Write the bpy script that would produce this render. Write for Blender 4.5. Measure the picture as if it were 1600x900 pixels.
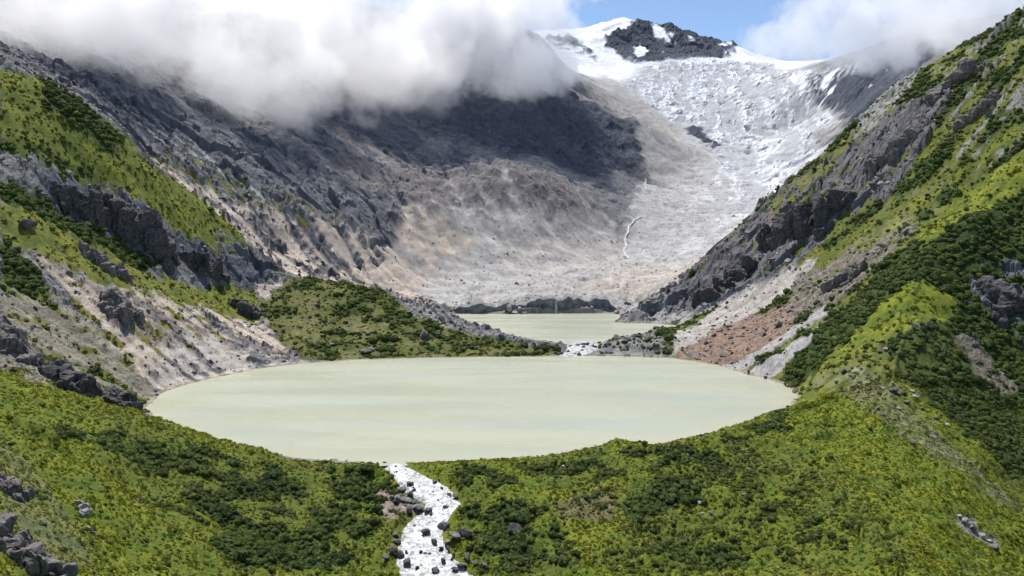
import bpy, bmesh, math, random
import numpy as np
from mathutils import Vector

# ------------------------------------------------------------------ camera, sky, sun, exposure
scene = bpy.context.scene
for o in list(bpy.data.objects):
    bpy.data.objects.remove(o)
COL = scene.collection
F32 = np.float32
CAM_Z = 150.0
FPX = 1232.0                      # focal length in pixels of the 1600 px wide photograph
PITCH = math.radians(5.56)        # looking slightly down

cam_data = bpy.data.cameras.new("camera")
cam_data.sensor_width = 36.0
cam_data.lens = 36.0 * FPX / 1600.0
cam_data.clip_start = 1.0
cam_data.clip_end = 60000.0
cam = bpy.data.objects.new("camera", cam_data)
cam.location = (0, 0, CAM_Z)
cam.rotation_euler = (math.radians(90) - PITCH, 0, 0)
COL.objects.link(cam)
scene.camera = cam

SUN_ELEV = math.radians(63)
SUN_AZ = math.radians(-22)        # beyond the lakes, a little to the left of the viewing direction (+Y)
sun_dir = Vector((math.sin(SUN_AZ) * math.cos(SUN_ELEV), math.cos(SUN_AZ) * math.cos(SUN_ELEV), math.sin(SUN_ELEV)))
world = bpy.data.worlds.new("World")
scene.world = world
world.use_nodes = True
wn = world.node_tree
wn.nodes.clear()
sky = wn.nodes.new("ShaderNodeTexSky")
sky.sky_type = 'NISHITA'
sky.sun_disc = False
sky.sun_elevation = SUN_ELEV
sky.sun_rotation = SUN_AZ
sky.altitude = 2500
sky.air_density = 1.0
sky.dust_density = 0.4
sky.ozone_density = 1.5
bg = wn.nodes.new("ShaderNodeBackground")
bg.inputs["Strength"].default_value = 0.11
wo = wn.nodes.new("ShaderNodeOutputWorld")
wn.links.new(sky.outputs[0], bg.inputs[0])
wn.links.new(bg.outputs[0], wo.inputs[0])

sun_data = bpy.data.lights.new("sun", 'SUN')
sun_data.energy = 4.2
sun_data.angle = math.radians(0.53)
sun_data.color = (1.0, 0.955, 0.89)
sun = bpy.data.objects.new("sun", sun_data)
sun.rotation_euler = (-sun_dir).to_track_quat('-Z', 'Y').to_euler()
sun.location = (-800, 1500, 2500)
COL.objects.link(sun)

vs = scene.view_settings
vs.view_transform = 'Standard'
vs.look = 'None'
vs.exposure = 0.47
vs.gamma = 1.0
vs.use_curve_mapping = False
scene.render.engine = 'CYCLES'
cy = scene.cycles
cy.use_denoising = True
try:
    cy.denoiser = 'OPENIMAGEDENOISE'
except Exception:
    pass
cy.max_bounces = 12
cy.diffuse_bounces = 2
cy.glossy_bounces = 2
cy.transmission_bounces = 2
cy.volume_bounces = 6
cy.transparent_max_bounces = 8
cy.volume_step_rate = 1.0
cy.volume_max_steps = 256
cy.use_adaptive_sampling = True
cy.adaptive_threshold = 0.035

# ------------------------------------------------------------------ noise
_rng = np.random.default_rng(7)
_PERM = _rng.permutation(256).astype(np.int32)
_PERM = np.concatenate([_PERM, _PERM, _PERM])
_ang = _rng.random(256) * 2 * np.pi
_G2 = np.stack([np.cos(_ang), np.sin(_ang)], 1).astype(F32)
_g3 = _rng.normal(size=(256, 3)); _g3 /= np.linalg.norm(_g3, axis=1)[:, None]
_G3 = _g3.astype(F32)

def pn2(x, y, seed=0):
    x = np.asarray(x, F32) + F32(seed * 17.31); y = np.asarray(y, F32) + F32(seed * 9.77)
    xf = np.floor(x); yf = np.floor(y)
    xi = xf.astype(np.int32) & 255; yi = yf.astype(np.int32) & 255
    x = x - xf; y = y - yf
    u = x * x * x * (x * (x * 6 - 15) + 10); v = y * y * y * (y * (y * 6 - 15) + 10)
    def g(ix, iy, dx, dy):
        G = _G2[_PERM[_PERM[ix] + iy]]
        return G[..., 0] * dx + G[..., 1] * dy
    a = g(xi, yi, x, y); b = g(xi + 1, yi, x - 1, y)
    c = g(xi, yi + 1, x, y - 1); d = g(xi + 1, yi + 1, x - 1, y - 1)
    ab = a + u * (b - a); cd = c + u * (d - c)
    return (ab + v * (cd - ab)) * F32(1.45)

def pn3(p, seed=0):
    p = np.asarray(p, F32) + F32(seed * 13.17)
    pf = np.floor(p); pi = pf.astype(np.int32) & 255; p = p - pf
    w = p * p * p * (p * (p * 6 - 15) + 10)
    r = 0
    for cx in (0, 1):
        wx = w[:, 0] if cx else 1 - w[:, 0]
        for cyy in (0, 1):
            wy = w[:, 1] if cyy else 1 - w[:, 1]
            for cz in (0, 1):
                wz = w[:, 2] if cz else 1 - w[:, 2]
                G = _G3[_PERM[_PERM[_PERM[pi[:, 0] + cx] + pi[:, 1] + cyy] + pi[:, 2] + cz]]
                r = r + wx * wy * wz * (G[:, 0] * (p[:, 0] - cx) + G[:, 1] * (p[:, 1] - cyy) + G[:, 2] * (p[:, 2] - cz))
    return r * 1.5

def fbm2(x, y, octv=4, seed=0, gain=0.5):
    r = 0; a = 1.0; t = 0; f = 1.0
    for k in range(octv):
        r = r + a * pn2(x * f, y * f, seed + k * 3); t += a; a *= gain; f *= 2.03
    return r / t

def ridged2(x, y, octv=4, seed=0, gain=0.5):
    r = 0; a = 1.0; t = 0; f = 1.0
    for k in range(octv):
        r = r + a * (1 - 2 * np.abs(pn2(x * f, y * f, seed + k * 3))); t += a; a *= gain; f *= 2.07
    return r / t

def fbm3(p, octv=3, seed=0, gain=0.5):
    r = 0; a = 1.0; t = 0; f = 1.0
    for k in range(octv):
        r = r + a * pn3(p * f, seed + k * 5); t += a; a *= gain; f *= 2.03
    return r / t

_CELL = _rng.random((256, 5)).astype(F32)
def facet2(x, y, seed=0, tilt=1.6, stretch=1.0):      # broken, flat-faced blocks: height and tilt per cell
    x = (np.asarray(x, F32) + seed * 31.7); y = (np.asarray(y, F32) + seed * 11.3)
    xi = np.floor(x).astype(np.int32); yi = np.floor(y).astype(np.int32)
    best = np.full(x.shape, 9.0, F32); val = np.zeros(x.shape, F32)
    for di in (-1, 0, 1):
        for dj in (-1, 0, 1):
            ci = xi + di; cj = yi + dj
            r = _CELL[_PERM[_PERM[ci & 255] + (cj & 255)]]
            dx = x - (ci + r[..., 0]); dy = y - (cj + r[..., 1])
            d = dx * dx + dy * dy
            k = d < best
            best = np.where(k, d, best)
            val = np.where(k, (r[..., 2] - .5) + tilt * ((r[..., 3] - .5) * dx + (r[..., 4] - .5) * dy), val)
    return val

def sstep(a, b, x):
    t = np.clip((x - a) / (b - a), 0, 1)
    return t * t * (3 - 2 * t)

# ------------------------------------------------------------------ pixel <-> place
CP, SP = math.cos(PITCH), math.sin(PITCH)
def ray(u, v):
    a = (u - 800.0) / FPX; b = (450.0 - v) / FPX
    return a, CP + b * SP, -SP + b * CP
def at(u, v, Y):                       # the point of the line of sight through (u, v) at distance Y
    dx, dy, dz = ray(u, v)
    return dx / dy * Y, Y, CAM_Z + dz / dy * Y
def on_plane(u, v, z):
    dx, dy, dz = ray(u, v)
    t = (z - CAM_Z) / dz
    return dx * t, dy * t
def project(x, y, z):
    zc = z - CAM_Z
    f = y * CP - zc * SP; up = y * SP + zc * CP
    return 800 + FPX * x / f, 450 - FPX * up / f

# ------------------------------------------------------------------ lake outlines
LAKE_Z = 0.0
LAKE2_Z = 6.0
lake1_px = [(228, 638), (240, 626), (258, 612), (290, 601), (330, 591), (400, 577), (470, 568), (560, 562), (650, 560), (750, 558), (830, 557.5),
            (880, 556.5), (940, 556), (1000, 557), (1050, 560), (1085, 565), (1120, 571), (1150, 580), (1190, 590), (1222, 600), (1238, 610), (1246, 620),
            (1236, 632), (1205, 644), (1170, 656), (1130, 671), (1090, 682), (1050, 690), (1010, 696), (960, 694), (930, 697), (880, 709), (800, 716), (720, 720), (640, 722),
            (600, 724), (560, 722), (500, 719), (440, 712), (380, 702), (330, 690), (290, 676), (262, 662), (240, 650)]
lake2_px = [(686, 491.5), (720, 491), (780, 490.5), (860, 489.5), (940, 489.5), (966, 490.5), (968, 496), (958, 503), (985, 505), (1020, 506), (1064, 508.5), (1050, 514),
            (1010, 521), (975, 526), (945, 533), (932, 536), (905, 535), (884, 537), (860, 534), (830, 530), (790, 522), (740, 508), (700, 500)]
lake1 = np.array([on_plane(u, v, LAKE_Z) for u, v in lake1_px])
lake2 = np.array([on_plane(u, v, LAKE2_Z) for u, v in lake2_px])

def poly_sd(px, py, poly):             # signed distance, inside negative
    d2 = np.full(px.shape, 1e18, F32); inside = np.zeros(px.shape, bool)
    n = len(poly)
    for i in range(n):
        x0, y0 = poly[i]; x1, y1 = poly[(i + 1) % n]
        ex, ey = x1 - x0, y1 - y0
        wx = px - F32(x0); wy = py - F32(y0)
        t = np.clip((wx * ex + wy * ey) / (ex * ex + ey * ey + 1e-12), 0, 1)
        dx = wx - t * ex; dy = wy - t * ey
        d2 = np.minimum(d2, dx * dx + dy * dy)
        if y0 != y1:
            c = ((y0 > py) != (y1 > py)) & (px < (ex) * (py - F32(y0)) / F32(ey) + F32(x0))
            inside ^= c
    d = np.sqrt(d2)
    return np.where(inside, -d, d)

# ------------------------------------------------------------------ land form: measured points (u, v, distance)
PTS = []
def P(*rows):
    PTS.extend(rows)
# foreground left hillside
P((0, 585, 400), (60, 600, 408), (130, 625, 418), (220, 652, 430), (300, 684, 440), (400, 709, 448), (500, 722, 452), (575, 728, 455),
  (-150, 520, 390), (-320, 470, 360), (-150, 640, 320), (-300, 700, 250), (-120, 900, 180), (-300, 900, 160),
  (0, 660, 345), (0, 720, 300), (0, 810, 255), (0, 900, 222), (120, 700, 355), (130, 800, 305), (140, 900, 262), (250, 740, 385), (300, 800, 352), (300, 900, 300),
  (420, 760, 412), (450, 830, 370), (450, 900, 325), (540, 770, 420), (560, 830, 388), (560, 900, 352),
  (0, 1050, 170), (300, 1100, 200), (600, 1100, 235), (900, 1100, 235), (1200, 1100, 220), (1500, 1100, 200), (1800, 1100, 170))
# outlet channel
P((612, 726, 455), (640, 745, 442), (662, 765, 428), (686, 785, 414), (668, 810, 402), (660, 840, 384), (665, 870, 368), (690, 900, 354), (720, 960, 322))
# dam and right foreground
P((700, 732, 448), (800, 728, 450), (900, 714, 462), (960, 700, 474), (1050, 695, 480), (1110, 683, 492), (1180, 660, 525), (1245, 630, 590),
  (760, 780, 410), (780, 840, 378), (800, 900, 344), (900, 760, 424), (920, 830, 376), (1000, 780, 402), (1000, 840, 366), (1000, 900, 330),
  (1100, 740, 432), (1120, 810, 378), (1200, 700, 462), (1230, 690, 470), (1200, 760, 410), (1200, 850, 345), (1200, 900, 312),
  (1280, 690, 470), (1330, 760, 402), (1380, 820, 356), (1440, 890, 310), (1400, 700, 468), (1450, 780, 408), (1500, 760, 430), (1500, 840, 372), (1560, 700, 505), (1600, 760, 480),
  (1600, 860, 398), (1560, 890, 368), (1760, 800, 450), (1760, 900, 380))
# right spur crest and the gully right of it
P((1290, 585, 618), (1350, 530, 645), (1400, 480, 670), (1440, 436, 700), (1520, 340, 770), (1600, 236, 840), (1700, 120, 900),
  (1330, 640, 545), (1400, 600, 560), (1420, 540, 610), (1500, 620, 565), (1500, 520, 650), (1600, 640, 580), (1600, 560, 640), (1600, 450, 700), (1500, 440, 712), (1600, 340, 770), (1720, 560, 600), (1760, 400, 680), (1760, 250, 760))
# right mountain, lake side
P((1200, 565, 715), (1250, 530, 730), (1300, 490, 745), (1370, 420, 780), (1440, 360, 815), (1100, 540, 850), (1150, 555, 770), (1060, 503, 985), (1010, 498, 1030), (975, 497, 1062),
  (1110, 490, 960), (1200, 470, 920), (1300, 420, 900), (1400, 300, 950), (1330, 350, 960), (1500, 200, 960), (1600, 120, 940), (1500, 330, 850), (1180, 420, 1010), (1120, 440, 1040), (1220, 350, 1060), (1300, 270, 1090),
  (1050, 441, 1110), (1130, 372, 1140), (1190, 325, 1150), (1250, 272, 1160), (1330, 200, 1165), (1400, 132, 1165), (1500, 75, 1150), (1600, 10, 1120), (1750, -60, 1050))
# behind the right mountain
P((1130, 420, 1330), (1200, 370, 1400), (1300, 330, 1500), (1450, 240, 1500), (1650, 140, 1500), (1800, 80, 1500))
# left mountain: slope above the lake
P((200, 566, 655), (240, 590, 655), (100, 525, 635), (0, 470, 625), (100, 590, 560), (150, 612, 545), (0, 545, 545), (200, 632, 560), (0, 620, 455), (130, 655, 462), (-200, 470, 520), (-300, 350, 560),
  (0, 335, 725), (60, 365, 735), (150, 365, 800), (200, 440, 760), (300, 480, 800), (400, 535, 810), (330, 560, 735), (440, 500, 880), (450, 460, 930), (-200, 250, 740), (-350, 180, 760),
  (150, 310, 858), (220, 322, 885), (260, 360, 900), (330, 392, 935), (100, 335, 815), (200, 395, 830), (300, 432, 885), (390, 455, 945),
  (0, 112, 905), (100, 148, 935), (180, 200, 960), (240, 262, 975), (300, 312, 990), (370, 365, 1005), (440, 425, 1015), (0, 250, 800), (80, 270, 822), (-200, 40, 880), (-350, -30, 850))
# knoll between the lakes
P((500, 438, 1010), (560, 446, 990), (620, 470, 955), (660, 490, 930), (720, 520, 885), (780, 545, 842), (840, 549, 828), (500, 520, 868), (580, 530, 845), (660, 540, 832), (440, 545, 815), (560, 490, 920),
  (640, 480, 1075), (560, 462, 1080), (690, 497, 1060))
# sill between the lakes
P((880, 546, 824), (940, 545, 823), (1000, 541, 828), (1050, 530, 850), (910, 547, 820))
# far left wall
P((0, 60, 1230), (150, 100, 1260), (250, 140, 1300), (330, 182, 1310), (420, 215, 1380), (300, 250, 1130), (400, 300, 1160), (500, 340, 1210), (550, 420, 1180), (620, 440, 1200), (650, 455, 1180), (680, 471, 1130), (450, 400, 1100), (350, 330, 1075),
  (200, 180, 1130), (100, 130, 1120), (220, 230, 1060), (-250, -60, 1300), (300, 120, 1650), (100, 40, 1600), (600, 400, 1240), (560, 330, 1300))
# shaded mountain behind
P((600, 180, 2000), (800, 158, 2350), (900, 150, 2500), (1000, 180, 2550), (600, 255, 1640), (750, 225, 1980), (500, 235, 1470), (480, 285, 1300), (900, 250, 2100), (980, 270, 2150), (700, 60, 2600), (450, 60, 2200), (850, 60, 2900), (0, -120, 2000), (250, -80, 2300))
# lateral moraine
P((600, 330, 1400), (650, 306, 1500), (700, 288, 1570), (760, 272, 1630), (800, 262, 1680), (850, 275, 1730), (890, 295, 1760), (950, 345, 1760), (980, 380, 1700),
  (650, 430, 1290), (750, 432, 1340), (850, 421, 1430), (950, 405, 1550), (700, 370, 1430), (800, 350, 1530), (880, 360, 1610), (720, 275, 1800), (820, 258, 1860), (900, 282, 1930))
# valley floor and ice
P((700, 470, 1150), (780, 470, 1150), (850, 469, 1120), (920, 465, 1130), (1000, 470, 1150), (900, 440, 1270), (1000, 420, 1400), (1000, 400, 1560), (1100, 402, 1500), (800, 448, 1260), (1040, 345, 1850), (1150, 350, 1800), (1000, 290, 2230), (1100, 250, 2500), (1200, 280, 2220),
  (1250, 200, 2900), (1100, 180, 3100), (1180, 230, 2600), (1000, 150, 3400), (1050, 215, 2800), (1150, 130, 3600), (950, 112, 3900), (1100, 96, 4000), (1200, 100, 3950), (900, 90, 4000), (1080, 300, 2150), (1230, 310, 2050), (1250, 250, 2400), (980, 225, 2700), (930, 190, 2850))
# peak and the far right crag
P((975, 24, 4550), (1010, 38, 4550), (1040, 45, 4520), (1100, 60, 4480), (1160, 76, 4450), (900, 52, 4500), (940, 40, 4550), (850, 45, 4500), (1220, 96, 4500), (780, 60, 4400),
  (975, 60, 5200), (1100, 90, 5200), (850, 70, 5200), (1250, 110, 5200), (700, 80, 5200), (1400, 110, 5200), (1600, 110, 5200), (300, 60, 5200), (0, 60, 5200),
  (1400, 70, 2800), (1330, 98, 2900), (1280, 118, 3050), (1250, 150, 3000), (1290, 175, 2700), (1400, 170, 2250), (1320, 215, 2150), (1480, 60, 2600), (1600, 30, 2500), (1350, 140, 2600), (1300, 90, 3600), (1450, 60, 3600))
pts3 = np.array([at(*p) for p in PTS])
ctl = [(x / y, math.log(y), (z - CAM_Z) / y) for x, y, z in pts3]
for lk, lz in ((lake1, LAKE_Z), (lake2, LAKE2_Z)):
    c = lk.mean(0)
    for i, (x, y) in enumerate(lk):
        if lk is lake2 or i % 2 == 0:
            ctl.append((x / y, math.log(y), (lz + 0.6 - CAM_Z) / y))
    for k in (0.55, 0.8):
        for (x, y) in lk[::5]:
            X, Y = c[0] + (x - c[0]) * k, c[1] + (y - c[1]) * k
            ctl.append((X / Y, math.log(Y), (lz - 6 - CAM_Z) / Y))
ctl = np.array(ctl, np.float64)
_keep = []
for i in range(len(ctl)):
    if all(math.hypot(ctl[i, 0] - ctl[j, 0], ctl[i, 1] - ctl[j, 1]) > 0.006 for j in _keep):
        _keep.append(i)
ctl = ctl[_keep]
CR = 0.016
def _ker(a, b, c, d):
    return np.sqrt((a - c) ** 2 + (b - d) ** 2 + CR * CR)
_A = _ker(ctl[:, None, 0], ctl[:, None, 1], ctl[None, :, 0], ctl[None, :, 1])
_n = len(ctl)
_M = np.zeros((_n + 3, _n + 3)); _M[:_n, :_n] = _A - np.eye(_n) * 0.004
_M[:_n, _n] = 1; _M[:_n, _n + 1] = ctl[:, 0]; _M[:_n, _n + 2] = ctl[:, 1]; _M[_n:, :_n] = _M[:_n, _n:].T
_w = np.linalg.solve(_M, np.concatenate([ctl[:, 2], np.zeros(3)]))

NC, NR = 1080, 1240
TH = np.linspace(-0.86, 0.86, NC).astype(F32)
L0, L1 = math.log(125.0), math.log(5150.0)
LL = np.linspace(L0, L1, NR).astype(F32)
DTH = float(TH[1] - TH[0]); DL = float(LL[1] - LL[0])

def base_eval(th, l):
    th = th.ravel(); l = l.ravel()
    out = (_w[_n] + _w[_n + 1] * th + _w[_n + 2] * l).astype(F32)
    for k in range(_n):
        a = th - F32(ctl[k, 0]); b = l - F32(ctl[k, 1])
        out += F32(_w[k]) * np.sqrt(a * a + b * b + F32(CR * CR))
    return out
# coarse solve on a third of the grid, then bilinear up
_cth = np.linspace(-0.86, 0.86, NC // 3).astype(F32); _cl = np.linspace(L0, L1, NR // 3).astype(F32)
_cg = base_eval(*np.meshgrid(_cth, _cl)).reshape(len(_cl), len(_cth))
def bil(G, fi, fj):                     # row fi, column fj
    fi = np.clip(fi, 0, G.shape[0] - 1.001); fj = np.clip(fj, 0, G.shape[1] - 1.001)
    i = fi.astype(np.int32); j = fj.astype(np.int32); a = (fi - i).astype(F32); b = (fj - j).astype(F32)
    return (G[i, j] * (1 - b) + G[i, j + 1] * b) * (1 - a) + (G[i + 1, j] * (1 - b) + G[i + 1, j + 1] * b) * a
gth, gl = np.meshgrid(TH, LL)
slope_t = bil(_cg, (gl - L0) / (L1 - L0) * (len(_cl) - 1), (gth + 0.86) / 1.72 * (len(_cth) - 1))
GY = np.exp(gl).astype(F32); GX = gth * GY
ZB = CAM_Z + slope_t * GY

def gridsample(G, x, y):
    return bil(G, (np.log(y) - L0) / DL, (x / y - TH[0]) / DTH)
_YM = np.exp(np.linspace(L0 + 0.02, L1 - 0.01, 2600))
def hit(u, v, G=None, ymin=0, ymax=99999):   # where the line of sight meets the ground
    G = ZB if G is None else G
    dx, dy, dz = ray(u, v)
    ys = _YM[(_YM > ymin)]
    zs = CAM_Z + dz / dy * ys
    g = gridsample(G, (dx / dy * ys), ys)
    k = np.nonzero(g >= zs)[0]
    y = ys[k[0]] if len(k) else ys[-1]
    y = min(y, ymax)
    return dx / dy * y, y

# ------------------------------------------------------------------ what covers the ground
TYPES = ['G', 'O', 'S', 'R', 'D', 'C', 'T', 'B', 'I', 'N', 'M']
TI = {t: i for i, t in enumerate(TYPES)}
W = np.zeros((NR, NC, len(TYPES)), F32)
W[..., TI['R']] = 1
wx = fbm2(gth * 55, gl * 55, 3, 3) * 0.011; wy = fbm2(gth * 55, gl * 55, 3, 41) * 0.011     # ragged borders
PTH = gth + wx; PL = gl + wy * 1.6
def polymask(px, feather=8, ymin=0, ymax=99999):
    q = np.array([(lambda h: (h[0] / h[1], math.log(h[1])))(hit(u, v, None, ymin, ymax)) for u, v in px])
    f = feather / FPX
    m = np.zeros((NR, NC), F32)
    j0 = int(max(0, (q[:, 0].min() - f - 0.03 - TH[0]) / DTH)); j1 = int(min(NC, (q[:, 0].max() + f + 0.03 - TH[0]) / DTH + 2))
    i0 = int(max(0, (q[:, 1].min() - f - 0.04 - L0) / DL)); i1 = int(min(NR, (q[:, 1].max() + f + 0.04 - L0) / DL + 2))
    if j1 <= j0 or i1 <= i0:
        return m
    d = poly_sd(PTH[i0:i1, j0:j1], PL[i0:i1, j0:j1], q)
    m[i0:i1, j0:j1] = 1 - sstep(-f, f, d)
    return m
def paint(mix, px, feather=8, ymin=0, ymax=99999, mod=None, strength=1.0):
    global W
    m = polymask(px, feather, ymin, ymax) * strength
    if mod is not None:
        m = m * mod
    tgt = np.zeros(len(TYPES), F32); s = sum(mix.values())
    for k, a in mix.items():
        tgt[TI[k]] = a / s
    W = W * (1 - m[..., None]) + m[..., None] * tgt
    return m

# fall-line streaks: noise averaged along the slope
def slope_field(Z):
    zt = np.gradient(Z, DTH, axis=1); zl = np.gradient(Z, DL, axis=0)
    return zt / GY, (zl - gth * zt) / GY
sx, sy = slope_field(ZB)
_gn = np.sqrt(sx * sx + sy * sy) + 1e-4
SLOPE = _gn
vxx, vyy = -sx / _gn, -sy / _gn
VTH = (vxx - gth * vyy) / GY; VL = vyy / GY
def lic(wave, length, steps, seed, sub=1):
    acc = 0
    II, JJ = np.meshgrid(np.arange(0, NR, sub, dtype=F32), np.arange(0, NC, sub, dtype=F32), indexing='ij')
    st = length / steps
    for sgn in (1, -1):
        fi = II.copy(); fj = JJ.copy()
        for k in range(steps):
            i = np.clip(fi, 0, NR - 1).astype(np.int32); j = np.clip(fj, 0, NC - 1).astype(np.int32)
            if not (sgn < 0 and k == 0):
                y = np.exp(L0 + fi * DL); x = (TH[0] + fj * DTH) * y
                acc = acc + pn2(x / wave, y / wave, seed)
            fi = fi + sgn * st * VL[i, j] / DL; fj = fj + sgn * st * VTH[i, j] / DTH
    a = (acc / (2 * steps - 1)).astype(F32)
    a = a / (a.std() * 2.0)
    if sub > 1:
        fi, fj = np.meshgrid(np.arange(NR, dtype=F32) / sub, np.arange(NC, dtype=F32) / sub, indexing='ij')
        a = bil(a, fi, fj)
    return a
ga = lic(11, 70, 6, 11)
gb = lic(30, 190, 6, 23, 2)
gc = lic(75, 420, 6, 37, 2)
ga = ga * (1 - .75 * sstep(1100, 1350, GY))

n1 = fbm2(GX / 60, GY / 60, 4, 5); n2 = fbm2(GX / 18, GY / 18, 4, 15); n3 = fbm2(GX / 160, GY / 160, 4, 25); n4 = fbm2(GX / 6, GY / 6, 3, 35)
hi = lambda x, a=0.0, w=0.25: sstep(a - w, a + w, x)

rg1_ = ridged2(GX / 85, GY / 85, 3, 51)
fold = ridged2((GX * .8 + GY * .6 + 14 * n1) / 95, (GY * .8 - GX * .6) / 230, 2, 131) * (GY < 560)
# far country
W[...] = 0; W[..., TI['R']] = 1
far = sstep(3300, 3700, GY); W = W * (1 - far[..., None]); W[..., TI['N']] += far
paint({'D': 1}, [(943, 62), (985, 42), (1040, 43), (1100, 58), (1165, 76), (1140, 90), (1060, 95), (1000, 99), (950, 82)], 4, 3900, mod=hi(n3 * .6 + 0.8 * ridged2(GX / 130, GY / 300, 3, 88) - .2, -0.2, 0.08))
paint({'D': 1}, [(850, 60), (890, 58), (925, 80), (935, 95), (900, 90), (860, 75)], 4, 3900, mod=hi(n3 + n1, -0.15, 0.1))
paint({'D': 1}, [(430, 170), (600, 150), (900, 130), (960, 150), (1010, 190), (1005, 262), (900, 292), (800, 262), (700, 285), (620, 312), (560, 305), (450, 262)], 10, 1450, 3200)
paint({'D': 2, 'M': 1}, [(900, 290), (1005, 255), (1020, 300), (985, 350), (960, 355)], 10, 1600)
paint({'M': 3, 'C': 2}, [(940, 150), (1010, 170), (1060, 190), (1120, 250), (1140, 330), (1180, 335), (1130, 380), (1060, 442), (960, 485), (700, 485), (640, 455), (800, 428), (950, 408), (980, 350), (1015, 285), (1000, 220)], 10, 1075)
paint({'T': 1, 'C': 1}, [(980, 420), (1080, 410), (1180, 330), (1150, 370), (1060, 440), (900, 450)], 12, 1100)
paint({'I': 1}, [(860, 98), (1000, 104), (1100, 94), (1200, 99), (1290, 112), (1262, 150), (1300, 166), (1310, 192), (1268, 215), (1292, 240), (1255, 292), (1195, 335), (1140, 372), (1105, 350), (1118, 260), (1060, 205), (1000, 165), (920, 128)], 22, 1500, mod=hi(n1 + .8 * n2 + .5 * gb, -0.55, 0.35))
paint({'I': 1.2, 'M': 1}, [(1010, 290), (1120, 250), (1200, 330), (1150, 378), (1080, 425), (990, 412), (980, 350)], 22, 1300, mod=hi(n1 + .9 * n2, -.25, .3), strength=.8)
paint({'D': 1}, [(1070, 200), (1095, 203), (1125, 228), (1118, 234), (1080, 212)], 3, 1500)
paint({'M': 1}, [(940, 112), (1010, 165), (1070, 205), (1050, 215), (980, 190), (900, 150)], 12, 1500, strength=0.7)
paint({'N': 1}, [(860, 70), (900, 85), (1000, 102), (960, 112), (900, 105)], 5, 3300)
paint({'D': 1}, [(1258, 122), (1330, 95), (1400, 60), (1480, 60), (1440, 110), (1400, 165), (1330, 192), (1270, 162)], 6, 1500)
paint({'N': 1}, [(1258, 122), (1330, 95), (1400, 60), (1480, 60), (1440, 110), (1400, 165), (1330, 192), (1270, 162)], 6, 1500, mod=hi(fbm2(GX / 120, GY / 120, 4, 171) - .3 * rg1_, 0.20, 0.05))
paint({'N': 1}, [(1258, 122), (1330, 95), (1345, 110), (1300, 130), (1262, 160)], 4, 2000, strength=0.6, mod=hi(n2, 0.0, 0.1))
paint({'R': 1, 'M': 1}, [(1280, 215), (1330, 192), (1400, 165), (1440, 120), (1420, 150), (1300, 260)], 6, 1500)
# lateral moraine
paint({'C': 3, 'T': 1}, [(590, 330), (700, 288), (800, 262), (890, 292), (960, 350), (980, 402), (900, 428), (750, 440), (640, 470), (560, 420)], 8, 1150, 1820)
paint({'M': 1, 'D': .6}, [(600, 328), (700, 288), (800, 262), (890, 292), (940, 340), (880, 320), (800, 310), (720, 330), (650, 345)], 8, 1150, 1820, mod=hi(gb + 0.6 * ga, 0.05, 0.3))
paint({'T': 1}, [(560, 330), (660, 310), (740, 380), (720, 440), (640, 470), (480, 400)], 14, 1100, 1820, mod=hi(gb, -0.2, 0.5))
paint({'C': 1}, [(680, 400), (770, 410), (820, 440), (720, 470), (660, 470)], 15, 1100, 1800, strength=0.7)
gcu = GX * .90 + GY * .44; gcv = GY * .90 - GX * .44
gul = ridged2(gcu / 62 + .22 * n1, gcv / 900, 3, 181, .62)
fst = pn2(gcu / 10 + .5 * n1, gcv / 300, 191) + .6 * pn2(gcu / 5, gcv / 160, 193)      # fine runnels
morz = sstep(1330, 1430, GY) * (1 - sstep(1740, 1830, GY)) * sstep(-0.24, -0.17, gth) * (1 - sstep(0.10, 0.145, gth)) * sstep(60, 200, ZB)
_m = (morz * (sstep(120, 215, ZB + 40 * n2) * hi(gul + .35 * n2 + .25 * fst, .40, .07) + .75 * sstep(60, 140, ZB) * hi(gul + .2 * n1 + .2 * fst, .58, .05))).clip(0, .9)[..., None]
_t = np.zeros(len(TYPES), F32); _t[TI['M']] = .25; _t[TI['D']] = .5; _t[TI['B']] = .25
W = W * (1 - _m) + _m * _t
# far left wall
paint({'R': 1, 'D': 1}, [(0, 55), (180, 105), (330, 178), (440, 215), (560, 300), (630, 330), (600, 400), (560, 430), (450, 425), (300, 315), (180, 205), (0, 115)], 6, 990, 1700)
paint({'T': 1}, [(190, 215), (330, 300), (420, 330), (520, 340), (620, 400), (680, 474), (600, 470), (450, 430), (330, 330), (240, 265)], 10, 990, 1500, mod=hi(gb * 0.8 + ga * 0.7, -0.12, 0.35))
paint({'C': 1}, [(180, 150), (330, 250), (420, 320), (380, 320), (250, 230)], 12, 990, 1500, mod=hi(ga + gb * .5, 0.5, 0.2), strength=0.7)
paint({'O': 1}, [(200, 215), (280, 240), (420, 300), (520, 340), (480, 350), (330, 300), (230, 260)], 12, 990, 1500, mod=hi(n2 - ga * .4, 0.1, 0.25))
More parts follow.
